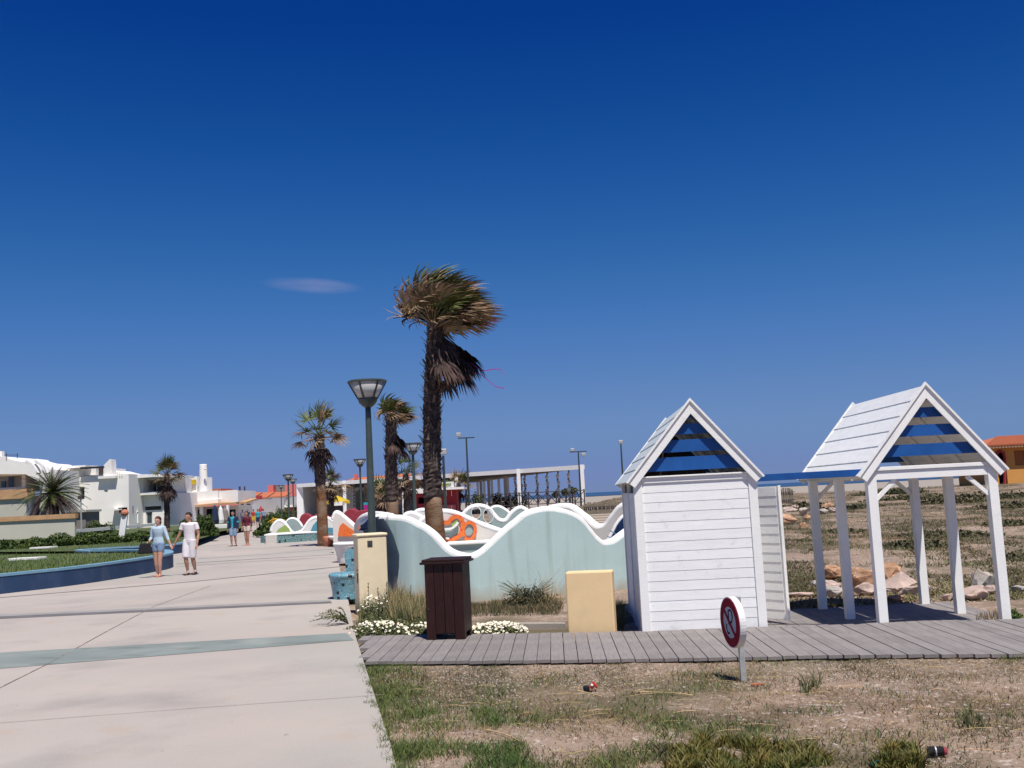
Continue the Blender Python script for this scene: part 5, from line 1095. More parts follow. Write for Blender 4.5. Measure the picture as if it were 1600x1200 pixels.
# striped hanging spirals
for px, Yh in ((807, 130), (816, 135), (822, 136), (841, 128), (857, 126), (874, 124), (891, 122), (729, 150)):
    s_ = thing('spiral_column', {807: 'first striped spiral left of the canopy column', 816: 'thicker striped spiral before the palm scrub', 822: 'striped spiral between palm scrub and canopy column', 841: 'striped spiral just right of the tall canopy column', 857: 'second striped spiral right of the canopy column', 874: 'third striped spiral right of the canopy column', 891: 'rightmost striped spiral near the canopy end', 729: 'striped spiral left of the red kiosk column'}[px], 'spiral ornament', (A(px, 790, Yh).x, Yh, 0), group='striped spirals hanging under the canopy')
    x_ = A(px, 790, Yh).x; zz = np.arange(.9, zt-.3, .42)
    for i, z in enumerate(zz):
        q = MB(); q.ball((x_+.06*math.sin(i*1.7), Yh, z), (.19 if i % 2 else .11)+.06*(1-i/len(zz)), sz=1.25 if i % 2 else 1.6, n=8, m=6); q.build('bead', 'wavecap' if i % 2 else 'greygreen', s_, smooth=True)
    q = MB(); q.tube([(x_, Yh, 0), (x_, Yh, zt-.28)], .04, n=5); q.build('rod', 'timber', s_)
# cross braced dark timber fence
fn = thing('timber_fence', 'dark cross braced timber fence under the canopy', 'fence', tuple(G(820, 800)))
L0 = G(728, 803); L1_ = Vector((A(914, 790, 108).x, 108, 0)); L0 = Vector((A(728, 795, 112).x, 112, 0)); hf = 1.35; nn_ = 13
for i in range(nn_+1):
    p = L0.lerp(L1_, i/nn_); p.z = .25; q = MB(); q.bar(p, p+Vector((0, 0, hf+.5)), .13, .13, up=(0, 1, 0)); q.build('fence_post', 'timber', fn)
    if i < nn_:
        r = L0.lerp(L1_, (i+1)/nn_); r.z = .25
        for u_, v_ in ((.55, 1.65), (1.65, .55)): q = MB(); q.bar(p+Vector((0, .1*(u_ > 1), u_)), r+Vector((0, .1*(u_ > 1), v_)), .055, .07); q.build('brace', 'timber', fn)
        for u_ in (1.72, .5): q = MB(); q.bar(p+Vector((0, -.1, u_)), r+Vector((0, -.1, u_)), .06, .09); q.build('rail', 'timber', fn)
# reed fence and steps
def reed(lab, x0, x1, y_top, Y, H):
    t = thing('reed_fence', lab, 'fence', (A((x0+x1)/2, y_top, Y).x, Y, 0)); X0 = A(x0, y_top, Y).x; X1 = A(x1, y_top, Y).x; zt_ = A((x0+x1)/2, y_top, Y).z
    q = MB(); n = int((X1-X0)/.14)
    for i in range(n):
        xx = X0+(X1-X0)*i/n; hh = zt_+random.uniform(-.09, .07)-.06*i/n; q.tube([(xx, Y+random.uniform(-.03, .03), zt_-H), (xx+random.uniform(-.03, .03), Y, hh)], .062, n=5, caps=True)
    o = q.build('reeds', 'reed', t, stuff=True)
    for z in (.25, .75): q = MB(); q.bar((X0, Y-.1, zt_-H*z), (X1, Y-.1, zt_-H*z), .05, .05); q.build('rail', 'timber', t)
reed('reed screen fence between the canopy end and the closed cabin', 912, 1000, 784, 70, 1.15); reed('short reed screen fence behind the open cabin door', 1214, 1241, 763, 74, 1.1)
t = thing('stone_steps', 'sand coloured steps below the reed fence beyond the playground', 'steps', tuple(G(940, 815)))
for k in range(4): q = MB(); pxbox(q, 918-k*3, 804+k*4, 965, 809+k*4, 66-k*5, 2); q.build('step', 'step', t)
# red kiosk
t = bld('red kiosk with a white overhanging roof right of the main palm', 690, 780, 92, 'kiosk', 'kiosk')
wallholes(t, 'wall', 'redwall', 648, 766, 713, 830, 92, 5, [(652, 777, 664, 787, 'dark')], z0=0)
q = MB(); pxbox(q, 684, 789, 712, 800, 91.8, .15); q.build('lower_panel', 'pink', t)
for xx in (689, 697, 705): q = MB(); pxbox(q, xx, 767, xx+1, 775, 91.9, .08); pxbox(q, xx, 790, xx+1.4, 799, 91.7, .08); q.build('stripe', 'white2', t)
q = MB(); pxbox(q, 640, 762.5, 725, 766, 90.5, 8); q.build('roof', 'white2', t)
q = MB(); pxbox(q, 686, 753, 709, 761.5, 90.7, .2); q.build('sign_board', 'sign white', t)
q = MB(); pxbox(q, 690, 755, 705, 757, 90.6, .08); q.build('sign_stripe', 'green_m', t); q = MB(); pxbox(q, 688, 758.4, 700, 760, 90.6, .08); q.build('sign_stripe', 'yellow cloth', t)
q = MB(); c = A(657, 762, 90); q.prism([A(648, 771, 90), A(662, 771, 90), A(656, 762, 90)], (0, .4, 0)); q.build('gable', 'white2', t)
# red roofed long building behind
t = bld('long building with salmon red roof behind the white canopy', 570, 760, 190, 'red_roofed_building')
wallholes(t, 'wall', 'yard', 480, 757, 655, 830, 190, 12, [(560+k*12, 764, 567+k*12, 770) for k in range(4)], z0=0)
q = MB(); X0 = A(525, 750, 188).x; X1 = A(640, 743, 188).x; z0_ = A(580, 757, 188).z; z1_ = A(580, 744, 190).z
q.prism([Vector((X0, 188, z0_)), Vector((X1, 188, z0_)), Vector((X1-.5, 196, z1_)), Vector((X0+2, 196, z1_-.3))], (0, 0, .3)); q.build('roof', 'terra', t)
for xx in (553, 556, 612, 633): q = MB(); pxbox(q, xx, 741, xx+2.5, 748, 192, 1); q.build('chimney', 'pink', t)
q = MB(); pxbox(q, 492, 752, 528, 758, 188, 9); q.build('flat_roof', 'pink', t)
t = bld('pale low building seen through the canopy between the palms', 600, 780, 170, 'low_building')
wallholes(t, 'wall', 'yard', 555, 765, 660, 830, 170, 8, [(562, 772, 572, 778), (583, 772, 593, 778), (612, 772, 622, 779), (635, 772, 645, 779)], z0=0)
t = thing('parasol', 'yellow parasol stall under the white canopy', 'parasol', (A(526, 790, 100).x, 100, 0)); c = A(526, 776, 100)
q = MB(); q.lathe((c.x, 100, 0), [(1.3, c.z-.7), (1.25, c.z-.45), (.1, c.z+.1)], n=8); q.build('canopy', 'yellow cloth', t); q = MB(); q.tube([(c.x, 100, 0), (c.x, 100, c.z)], .05, n=6); q.build('pole', 'galv', t)
t = thing('stall_counter', 'white counter below the yellow parasol', 'counter', (A(526, 790, 98).x, 98, 0)); q = MB(); pxbox(q, 519, 784, 535, 790, 98, 1.2); q.build('counter', 'white2', t); q = MB(); pxbox(q, 521, 790, 533, 806, 98.2, 1, z0=0); q.build('base', 'timber', t)
for a, m, lab in (((568, 789, 576, 797), 'magenta cloth', 'magenta advertising board beside the nearest lamp pole'), ((568, 785, 577, 788.6), 'teal cloth', 'blue board above the magenta one'), ((595, 788, 600, 799), 'magenta cloth', 'purple banner left of the middle palm')):
    q = MB(); pxbox(q, *a, 68, .1); tag(q.build('advert_board', m), lab, 'board')
# orange beach building on the right
t = bld('orange ochre beach building with a tiled hip roof at the right edge', 1580, 730, 92, 'beach_building')
Yo = 92
wallholes(t, 'wall', 'ochre', 1553, 696, 1700, 775, Yo, 8, [(1556, 706, 1570, 760, 'dark'), (1584, 704, 1600, 727, 'dark')], z0=None)
q = MB(); pxbox(q, 1584.5, 704.5, 1599.5, 726.5, Yo+.1, .08); q.build('shutter', 'shutter', t)
for k in range(6): q = MB(); pxbox(q, 1585.5, 706+k*3.4, 1598.5, 707+k*3.4, Yo+.04, .05); q.build('shutter_slat', 'shutter', t)
q = MB(); c = A(1563, 712, Yo-.02); q.tube([A(1556, 760, Yo-.1), A(1556, 715, Yo-.1), A(1558, 708, Yo-.1), A(1563, 704.5, Yo-.1), A(1568, 708, Yo-.1), A(1570, 715, Yo-.1), A(1570, 760, Yo-.1)], .12, n=6); q.build('arch_surround', 'redwall', t)
x0 = A(1541, 697, Yo-.9).x; x1 = A(1700, 690, Yo).x; ze = A(1545, 697, Yo-.8).z; zr = A(1585, 681, Yo+3).z
e0, e1, e2, e3 = Vector((x0, Yo-.9, ze)), Vector((x1, Yo-.9, ze)), Vector((x1, Yo+8.5, ze)), Vector((x0, Yo+8.5, ze)); r0_ = Vector((x0+3.1, Yo+3.6, zr)); r1_ = Vector((x1, Yo+3.6, zr))
q = MB(); q.add([e0, e1, e2, e3, r0_, r1_], [(0, 1, 5, 4), (3, 0, 4), (2, 3, 4, 5), (0, 3, 2, 1)]); q.build('roof', 'terra', t)
for k in range(34):                              # cover tiles running down the slope
    u_ = k/34; p = e0.lerp(e1, u_); top_ = r0_.lerp(r1_, max(0, (p.x-r0_.x)/(r1_.x-r0_.x))); 
    if p.x < r0_.x: top_ = e0.lerp(r0_, (p.x-e0.x)/(r0_.x-e0.x))
    if (top_-p).length > .3: q = MB(); q.tube([p+Vector((0, -.05, .03)), Vector((p.x, top_.y, top_.z))+Vector((0, 0, .03))], .075, n=6); q.build('tile_row', 'terra', t)
q = MB(); q.box(x0+.05, Yo-.85, ze-.22, x1, Yo-.7, ze-.01); q.build('fascia', 'coping', t)
# ================================================================ ROCKS
def rock(lab, px, py, rpx, m, sz=.75, sx=1.0, z=-.12, seed=0, grp=None):
    random.seed(1000+seed+int(px)); p = G(px, py, z); p.z = hz(p.x, p.y)+.02; r = rpx*1.22*p.y/F
    bm = bmesh.new()
    for _ in range(18):
        d = Vector((random.gauss(0, 1), random.gauss(0, 1), random.gauss(0, 1))).normalized()*random.uniform(.8, 1.1)
        bm.verts.new((d.x*r*sx, d.y*r*.8, d.z*r*sz+r*sz*.55))
    bmesh.ops.convex_hull(bm, input=bm.verts); bmesh.ops.delete(bm, geom=[v for v in bm.verts if not v.link_faces], context='VERTS')
    bmesh.ops.bevel(bm, geom=list(bm.edges), offset=r*.05, segments=1, affect='EDGES', profile=.6)
    bmesh.ops.triangulate(bm, faces=bm.faces); bmesh.ops.subdivide_edges(bm, edges=[e for e in bm.edges if e.calc_length() > r*.25], cuts=1, use_grid_fill=True)
    for v in bm.verts: v.co += v.co.normalized()*r*.17*noise.noise(v.co*(3/r)+Vector((px, py, 0)))+v.co.normalized()*r*.07*noise.noise(v.co*(8/r))
    me = bpy.data.meshes.new('boulder'); bm.to_mesh(me); me.materials.append(M[m]); o = bpy.data.objects.new('boulder', me); COL.objects.link(o); o.location = p
    tag(o, lab, 'boulder', grp)
RK = [('big orange boulder in the middle of the pile behind the shelter', 1350, 912, 27, 'rock_o', .9, 1), ('orange boulder right behind the shelter front post', 1389, 905, 20, 'rock_o', .9, 1), ('brownish boulder right of the shelter front post', 1402, 921, 25, 'rock_p', .7, 1.1),
      ('long pink grey boulder at the right end of the rock pile', 1428, 924, 20, 'rock_p', .5, 1.3), ('orange boulder between the two left shelter posts', 1300, 905, 16, 'rock_o', 1.0, 1), ('pale boulder low behind the left shelter posts', 1297, 918, 15, 'rock_p', .7, 1.1), ('rounded grey boulder left of the shelter middle post', 1303, 929, 14, 'rock_g', .7, 1.2),
      ('dark brown shaded boulder under the big orange one', 1354, 926, 16, 'rock_p', .7, 1.1), ('small flat yellowish stone in front of the rock pile', 1399, 936, 11, 'rock_o', .4, 1.3), ('small pale stone left of the rock pile', 1273, 911, 7, 'rock_g', .7, 1.1), ('flat pinkish stone lying left of the shelter', 1250, 929, 13, 'rock_p', .3, 1.7), ('small stone leaning behind the back left post', 1325, 925, 10, 'rock_g', .8, 1),
      ('grey boulder on top of the right hand rock group', 1533, 915, 19, 'rock_g', .8, 1.05), ('pinkish boulder under the grey one near the right post', 1524, 934, 19, 'rock_p', .65, 1.2), ('small pale boulder against the right front post', 1550, 925, 9, 'rock_p', .8, 1.2), ('small pinkish stone behind the middle right post', 1482, 934, 10, 'rock_p', .6, 1.1), ('whitish stone beyond the right front post', 1592, 921, 9, 'rock_g', .6, 1.2),
      ('large orange boulder of the distant pile beside the cabin door', 1230, 816, 14, 'rock_o', .75, 1.1), ('flat pinkish boulder on top of the distant pile', 1234, 800, 10, 'rock_p', .5, 1.2), ('grey boulder of the distant pile', 1257, 804, 9, 'rock_g', .8, 1), ('pale boulder at the right of the distant pile', 1262, 811, 8, 'rock_o', .7, 1), ('small boulder behind the distant pile', 1243, 797, 6, 'rock_p', .7, 1),
      ('orange boulder seen between left shelter posts far off', 1294, 797, 9, 'rock_o', .7, 1.1), ('grey flat boulder far behind the left shelter posts', 1286, 802, 8, 'rock_g', .6, 1.1), ('pale boulder far behind the middle left post', 1301, 800, 7, 'rock_p', .7, 1), ('small yellowish boulder below the distant pile', 1254, 819, 7, 'rock_o', .6, 1.1), ('small dark boulder right of the distant rocks', 1313, 805, 5, 'rock_g', .7, 1.3)]
for i, r_ in enumerate(RK): rock(r_[0], r_[1], r_[2]+3, r_[3]*.95, r_[4], r_[5], r_[6], seed=i)
random.seed(11)

# ================================================================ GROUND COVER
def edge(y): return lerp_tab(EDGE, y)
def dens(x, y, s, k):
    if y > 14: y *= .45
    return noise.noise(Vector((x*s, y*s, k)))
def scatter(n, fx, fy, acc):
    o = []
    while len(o) < n:
        y = fy(); x = fx(y)
        if random.random() < acc(x, y): o.append((x, y, hz(x, y)))
    return np.array(o)
near_y = lambda: random.uniform(5.6, 11.3)
def near_x(y): return random.uniform(edge(y)+.02, 5.5)
def blocked(x, y): return y > lerp_tab(NEAR, x)-.03
def acc_green(x, y):
    if blocked(x, y): return 0
    d = x-edge(y); v = max(0, 1-d/.65)*(.55+.7*dens(x, y, 1.7, 40))+max(0, (9.1-y)/2.0)*max(0, 1-(x+.2)/2.2)*1.0*(.15+1.9*dens(x, y, 1.5, 1))+max(0, dens(x, y, 1.6, 5)-.12)*.25
    return min(1, max(0, v)*(.35+1.2*max(0, .5+dens(x, y, 5, 9))))
p_ = scatter(24000, near_x, near_y, acc_green); o = blades('grass', p_, rng.uniform(.015, .075, len(p_)), .006, 'grass', 1.5); tag(o, 'patchy green grass along the concrete edge in the foreground', 'grass')
P = []
for _ in range(3600):
    y = random.uniform(5.8, 11.2); x = edge(y)+.03-.10*random.random()**2.2*(1+1.2*noise.noise(Vector((0, y*1.7, 5))))
    if random.random() < .30+.9*dens(x, y, 1.3, 77)+.8*dens(x, y, 9, 7): P.append((x, y, .0 if x < edge(y) else -.04))
P = np.array(P); o = blades('edge_grass', P, rng.uniform(.015, .05, len(P)), .005, 'grass', 2.6); tag(o, 'grass blades creeping over the edge of the concrete', 'grass')
def acc_dry(x, y): return 0 if blocked(x, y) else min(1, max(0.04, .30+1.1*dens(x, y, 1.3, 12)+.6*dens(x, y, 4.5, 2)))
p_ = scatter(34000, near_x, near_y, acc_dry); o = blades('dry_grass', p_, rng.uniform(.010, .035, len(p_)), .005, 'drygrass', 3.0); tag(o, 'short dry grass and stubble over the sandy foreground', 'dry grass')
def acc_ol(x, y): return 0 if blocked(x, y) else min(1, max(0, 1.5*dens(x, y, 1.1, 31)+.1+.5*dens(x, y, 6, 2)))
p_ = scatter(13000, near_x, near_y, acc_ol); o = blades('olive_scrub', p_, rng.uniform(.012, .045, len(p_)), .006, 'olive', 2.2); tag(o, 'dull olive and brown low scrub over the sandy foreground', 'scrub')
# gravel
def icos(name, P_, r, m, lab, cat):
    vs = []; fs = []; base = [(1,0,0),(-1,0,0),(0,1,0),(0,-1,0),(0,0,1),(0,0,-1)]; fc = [(0,2,4),(2,1,4),(1,3,4),(3,0,4),(2,0,5),(1,2,5),(3,1,5),(0,3,5)]
    for i, p in enumerate(P_):
        k = len(vs); a = random.uniform(0, 6.28); s_ = r*random.uniform(.4, 1.6); u_ = [random.uniform(.6, 1.3) for _ in range(3)]
        for v in base: x, y, z = v[0]*s_*u_[0], v[1]*s_*u_[1], v[2]*s_*.55*u_[2]; vs.append((p[0]+x*math.cos(a)-y*math.sin(a), p[1]+x*math.sin(a)+y*math.cos(a), p[2]+z+s_*.15))
        fs += [tuple(k+j for j in f) for f in fc]
    q = MB(); q.v = vs; q.f = fs; q.m = [0]*len(fs); o = q.build(name, m, stuff=True); tag(o, lab, cat)
p_ = scatter(3800, near_x, near_y, lambda x, y: 0 if blocked(x, y) else min(1, max(.03, .2+.9*dens(x, y, 1.1, 21)+.35*min(1, max(0, y-8.8))))); icos('gravel', p_, .011, 'pebble', 'pinkish gravel scattered over the sandy foreground', 'gravel')
p_ = scatter(9000, near_x, near_y, lambda x, y: 0 if blocked(x, y) else min(1, max(.05, .35+.9*dens(x, y, 1.9, 61)))); icos('soil_clods', p_, .0075, 'ground', 'small crumbs of sandy soil over the foreground', 'soil')
p_ = scatter(2600, near_x, near_y, lambda x, y: 0 if blocked(x, y) else min(1, max(.0, (y-8.6)/2.5+dens(x, y, 2.4, 91)))); icos('shell_chips', p_, .008, 'step', 'pale chips of stone and shell along the boardwalk', 'gravel')
# straw stalks lying on the sand
q = MB()
for _ in range(80):
    y = random.uniform(6.2, 10); x = random.uniform(edge(y)+.3, 4.5); a = random.uniform(-.6, .6); L = random.uniform(.08, .28); z = hz(x, y)+.02
    q.tube([(x, y, z), (x+L*.5*math.cos(a), y+L*.5*math.sin(a), z+.008), (x+L*math.cos(a), y+L*math.sin(a), z)], .0022, n=4)
tag(q.build('straw', 'straw', stuff=True), 'thin dry straw stalks lying about the foreground sand', 'straw')
def stalk(pp, lab, r=.006):
    P = [G(*p, -.04) for p in pp]; 
    for i, p in enumerate(P): p.z = hz(p.x, p.y)+.02
    q = MB(); q.tube(smooth_path(P, 4), r, n=5); tag(q.build('reed_stalk', 'straw'), lab, 'stalk')
stalk([(995, 1080), (1020, 1081), (1050, 1084), (1083, 1087)], 'long pale reed stalk lying left of the sign'); stalk([(902, 1081), (920, 1083), (940, 1088)], 'short pale stalk below the red and black litter')
stalk([(1063, 1172), (1080, 1166), (1100, 1161)], 'pale stalk lying on the ice plant'); stalk([(760, 1143), (790, 1150), (815, 1162)], 'yellow stalk lying in the green grass')
# ice plant clumps at the bottom
def succ(name, lab, poly, n, h, m='succulent', zoff=0):
    P = []
    while len(P) < n:
        px = random.uniform(min(p[0] for p in poly), max(p[0] for p in poly)); py = random.uniform(min(p[1] for p in poly), max(p[1] for p in poly))
        g_ = G(px+26*noise.noise(Vector((px*.03, py*.08, 1))), py+12*noise.noise(Vector((px*.04, py*.06, 9))), -.05)
        if inpoly(px, py, [Vector((a, b, 0)) for a, b in poly]) and random.random() < .55+1.3*dens(g_.x, g_.y, 7, 4): P.append((g_.x, g_.y, hz(g_.x, g_.y)))
    P = np.array(P); o = blades(name, P, rng.uniform(.35, 1.1, len(P))*h*(1+1.1*np.array([dens(a, b, 6, 3) for a, b, c in P])), .012, m, 1.2); tag(o, lab, 'plant'); return o
succ('ice_plant', 'mat of fleshy green and yellow ice plant at the bottom centre', [(1045, 1215), (1060, 1165), (1090, 1158), (1130, 1160), (1180, 1162), (1230, 1168), (1290, 1178), (1300, 1192), (1270, 1195), (1240, 1215)], 5200, .075)
succ('ice_plant', 'yellowish ice plant clump at the bottom right', [(1368, 1215), (1372, 1180), (1385, 1170), (1415, 1168), (1440, 1178), (1445, 1195), (1430, 1215)], 1900, .085)
succ('ice_plant', 'dark reddish fringe of plants left of the ice plant mat', [(1010, 1190), (1030, 1165), (1060, 1163), (1050, 1190)], 700, .05, 'olive')
for poly, lab in (([(1500, 1138), (1505, 1120), (1525, 1118), (1530, 1135), (1512, 1140)], 'thin upright green weed right of the sign'), ([(1240, 1085), (1250, 1078), (1285, 1068), (1290, 1078), (1262, 1086)], 'low weed with a leaning stem right of the sign post')):
    succ('weed', lab, poly, 90, .12, 'weed')
# litter
p = G(923, 1080, -.05); p.z = hz(p.x, p.y)+.01; t = thing('litter', 'crumpled red and black litter on the sand', 'litter', tuple(p))
q = MB(); q.box(p.x-.065, p.y-.03, p.z, p.x-.01, p.y+.03, p.z+.045, None); q.build('black_piece', 'black cloth', t, bevel=.012); q = MB(); q.tube([p+Vector((-.0, 0, .02)), p+Vector((.03, .01, .06)), p+Vector((.06, 0, .03))], [.02, .026, .012], n=7); q.build('red_piece', 'red cloth', t); q = MB(); q.ball(p+Vector((.012, -.015, .05)), .013); q.build('white_piece', 'sign white', t)
p = G(1466, 1182, -.05); p.z = hz(p.x, p.y)+.01; t = thing('drink_can', 'crushed dark can with a reddish top at the bottom right', 'can', tuple(p))
q = MB(); q.tube([p+Vector((-.06, .01, .03)), p+Vector((.03, -.01, .03))], .03, n=12); q.build('body', 'black cloth', t, smooth=False); q = MB(); q.tube([p+Vector((.031, -.01, .03)), p+Vector((.05, -.012, .03))], [.028, .022], n=12); q.build('top', 'maroon', t); q = MB(); q.tube([p+Vector((-.02, 0, .03)), p+Vector((-.012, -.001, .03))], .0312, n=12); q.build('stripe', 'galv', t)
p = G(1370, 1199, -.05); p.z = hz(p.x, p.y); q = MB(); q.ball(p+Vector((0, 0, .03)), .028, sx=1.4, n=12, m=8); tag(q.build('blue_scrap', 'teal cloth'), 'small pale blue scrap at the bottom edge', 'litter')
p = G(1183, 1073, -.05); p.z = hz(p.x, p.y); q = MB(); q.box(p.x-.05, p.y-.01, p.z+.01, p.x+.05, p.y+.01, p.z+.025); tag(q.build('wood_chip', 'terra', bevel=.003), 'small orange brown chip right of the sign post', 'litter')

# behind the deck: weeds, daisies
def spot(px, py, z=-.10): p = G(px, py, z); return p
def clump(name, lab, poly, n, h, m, wid=.008, z=-.10, par=None, lean=.9, dry=0):
    P = []
    pv = [Vector((a, b, 0)) for a, b in poly]
    while len(P) < n:
        px = random.uniform(min(p[0] for p in poly), max(p[0] for p in poly)); py = random.uniform(min(p[1] for p in poly), max(p[1] for p in poly))
        if inpoly(px, py, pv): g_ = G(px, py, z); P.append((g_.x, g_.y, z))
    P = np.array(P); return blades(name, P, rng.uniform(.3, 1.1, len(P))*h*(.85+1.1*np.array([dens(a, b, 3.5, 3) for a, b, c in P])), wid, m, lean, parent=par)
t = thing('weed_patch', 'tall grassy weeds between the yellow pillar and the brown bin', 'weeds', tuple(spot(640, 965)))
clump('grass_blades', '', [(560, 985), (575, 962), (610, 948), (665, 950), (668, 985)], 5200, .34, 'weed', .011, par=t, lean=.6); clump('dry_stems', '', [(600, 980), (612, 945), (670, 950), (668, 985)], 1500, .46, 'straw', .006, par=t, lean=.5)
leafcloud('leaves', 5200, (-1.95, 14.3, -.1), (.62, .55, .30), .020, 'weed', t); leafcloud('leaves', 2600, (-2.15, 15.3, -.1), (.35, .5, .34), .018, 'weed', t); leafcloud('leaves', 1500, (-1.35, 14.6, -.1), (.4, .6, .20), .018, 'weed', t)
q = MB()
for (px, py, h_) in ((575, 975, .62), (571, 985, .40), (595, 978, .56), (600, 985, .36), (650, 960, .55), (628, 950, .62)):
    b = spot(px, py); b.y = min(b.y, 15.6); 
    tip = b+Vector((random.uniform(-.05, .05), 0, h_)); q.tube([b, b.lerp(tip, .5)+Vector((.02, 0, 0)), tip], [.006, .005, .003], n=4)
    for k in range(26): c_ = b.lerp(tip, random.uniform(.45, 1)); e = Vector((random.uniform(-1, 1), random.uniform(-1, 1), random.uniform(-.3, 1))).normalized()*.03; f = e.cross(UP).normalized()*.012; q.add([c_-f, c_+f, c_+e], [(0, 1, 2)])
q.build('seed_stalks', 'olive', t, stuff=True)
def daisies(lab, c, rad, nfl, nleaf, stem=.0):
    t = thing('daisy_clump', lab, 'flowers', c); leafcloud('leaves', nleaf, c, rad, .017, 'weed', t, shell=.45)
    pet = MB(); yk = MB()
    for _ in range(nfl):
        a = random.uniform(0, 6.28); r_ = math.sqrt(random.random()); x = c[0]+rad[0]*r_*math.cos(a); y = c[1]+rad[1]*r_*math.sin(a); z = c[2]+rad[2]*math.sqrt(max(0, 1-r_*r_))*random.uniform(.85, 1.12)+.02
        nrm_ = Vector((random.gauss(0, .35), random.gauss(-.45, .3), 1)).normalized(); u_ = nrm_.orthogonal().normalized(); v_ = nrm_.cross(u_); R_ = random.uniform(.014, .024); cc = Vector((x, y, z)); vs = [cc]
        for k in range(16): rr = R_*(1 if k % 2 == 0 else .72); vs.append(cc+(u_*math.cos(k*math.pi/8)+v_*math.sin(k*math.pi/8))*rr+nrm_*.003)
        pet.add(vs, [(0, 1+k, 1+(k+1) % 16) for k in range(16)])
        yk.add([cc+nrm_*.005+(u_*math.cos(k*math.pi/3)+v_*math.sin(k*math.pi/3))*R_*.28 for k in range(6)], [tuple(range(6))])
    pet.build('petals', 'petal', t, stuff=True); yk.build('flower_centres', 'yolk', t, stuff=True)
daisies('white daisies spilling over at the left end of the boardwalk', (-1.93, 13.85, -.08), (.42, .34, .20), 115, 4200)
daisies('smaller daisy patch just left of the brown bin', (-1.30, 13.75, -.08), (.30, .28, .16), 60, 2200)
daisies('dense bank of white daisies right of the brown bin', (-.40, 13.55, -.08), (.46, .34, .14), 210, 3600)
daisies('few creamy flowers at the foot of the yellow pillar', (-2.15, 15.2, -.08), (.30, .5, .42), 34, 1800)
t = thing('creeping_plant', 'sprawling dry stems creeping over the concrete left of the daisies', 'plant', tuple(G(520, 985))); q = MB()
for _ in range(16):
    a = G(545, 975); b = a+Vector((random.uniform(-.55, -.1), random.uniform(-.35, .25), random.uniform(.02, .25))); mth = a.lerp(b, .5)+Vector((0, 0, .08)); P = smooth_path([a, mth, b], 5); q.tube(P, .004, n=4)
    for k in range(30): c_ = P[random.randrange(2, len(P))]; e = Vector((random.uniform(-1, 1), random.uniform(-1, 1), random.uniform(-.2, 1))).normalized()*.035; f = e.cross(UP).normalized()*.012; q.add([c_-f, c_+f, c_+e], [(0, 1, 2)])
q.build('stems', 'weed', t, stuff=True)
# dried shrub before the turquoise wall, strip of weeds at its foot
t = thing('dry_shrub', 'grey green dry shrub before the turquoise wall', 'shrub', tuple(spot(825, 948))); b = spot(825, 948); b.y = 17.2; b.x = A(825, 940, 17.2).x; b.z = -.1
leafcloud('leaves', 2600, (b.x, b.y, -.08), (.55, .3, .36), .02, 'olive', t, shell=.7); q = MB()
for _ in range(46):
    a = random.uniform(0, 6.28); tp = Vector((b.x+random.uniform(-.5, .5), b.y+random.uniform(-.25, .25), random.uniform(.1, .33))); q.tube([b, b.lerp(tp, .5)+Vector((0, 0, .06)), tp], .004, n=3)
q.build('twigs', 'olive', t, stuff=True)
t = thing('weed_strip', 'thin dry weeds along the foot of the turquoise wall', 'weeds', (0, 17, -.1)); clump('blades', '', [(700, 952), (735, 946), (870, 938), (880, 950), (872, 962), (700, 965)], 2600, .13, 'olive', .010, par=t); clump('dry_blades', '', [(700, 962), (735, 944), (880, 936), (880, 955), (780, 958)], 2600, .08, 'drygrass', .010, par=t); clump('tall_blades', '', [(842, 940), (880, 936), (880, 946), (845, 948)], 110, .50, 'straw', .005, par=t, lean=.9)
t = thing('weed_tuft', 'dark weeds squeezed between the beige block and the cabin', 'weeds', (1.2, 13.2, -.1)); clump('blades', '', [(957, 985), (957, 955), (975, 952), (975, 985)], 900, .22, 'weed', .010, par=t); clump('dark_blades', '', [(1214, 957), (1225, 950), (1260, 945), (1262, 952), (1225, 962)], 1, .1, 'weed', .01, par=t)
p = Vector((6.35, 13.6, -.12)); p = G(1580, 968, -.10); t = thing('green_bush', 'small bright green bush at the foot of the right shelter post', 'bush', tuple(p)); leafcloud('leaves', 2600, (p.x, p.y, -.1), (.20, .16, .13), .016, 'grass', t)
clump('dry_blades', '', [(1525, 970), (1530, 960), (1562, 962), (1562, 972)], 160, .14, 'drygrass', .007, par=t)

# dune vegetation
def dune_x(y): return random.uniform(max(.8, .055*y) if y > 22 else 3.0, .60*y+2)
def dy(lo, hi): return lambda: math.exp(random.uniform(math.log(lo), math.log(hi)))
def wallfree(x, y): return not (x < 2.6+.02*y and y < 60) and not (y < 15.1 and x < 6.2) and y < 112
def acc_v(k, s, b): return lambda x, y: 0 if not wallfree(x, y) else min(1, max(0, b+2.6*dens(x, y, s, k)+1.2*dens(x, y, s*3.3, k+5)+.9*dens(x, y, s*9, k+7)))
for name, n, m, k, s, b, hh, ww, lab in (('dune_scrub', 90000, 'olive', 3, .30, .14, .060, .020, 'grey green and brown scrub covering the dunes behind the cabins'), ('dune_grass', 40000, 'drygrass', 7, .35, .10, .045, .016, 'dry yellow grass on the dunes behind the cabins'), ('dune_herbs', 16000, 'weed', 15, .5, -.35, .05, .022, 'green herb patches on the dunes behind the cabins'), ('dune_flowers', 2600, 'lawnblade', 25, .8, -.3, .05, .02, 'yellow green tufts dotted over the dunes')):
    p_ = scatter(n, dune_x, dy(14.9, 108), acc_v(k, s, b)); sc_ = (p_[:, 1]/16)**.55
    o = blades(name, p_, rng.uniform(.3, 1.3, n)*hh*sc_, ww, m, 2.6); 
    tag(o, lab, 'scrub')
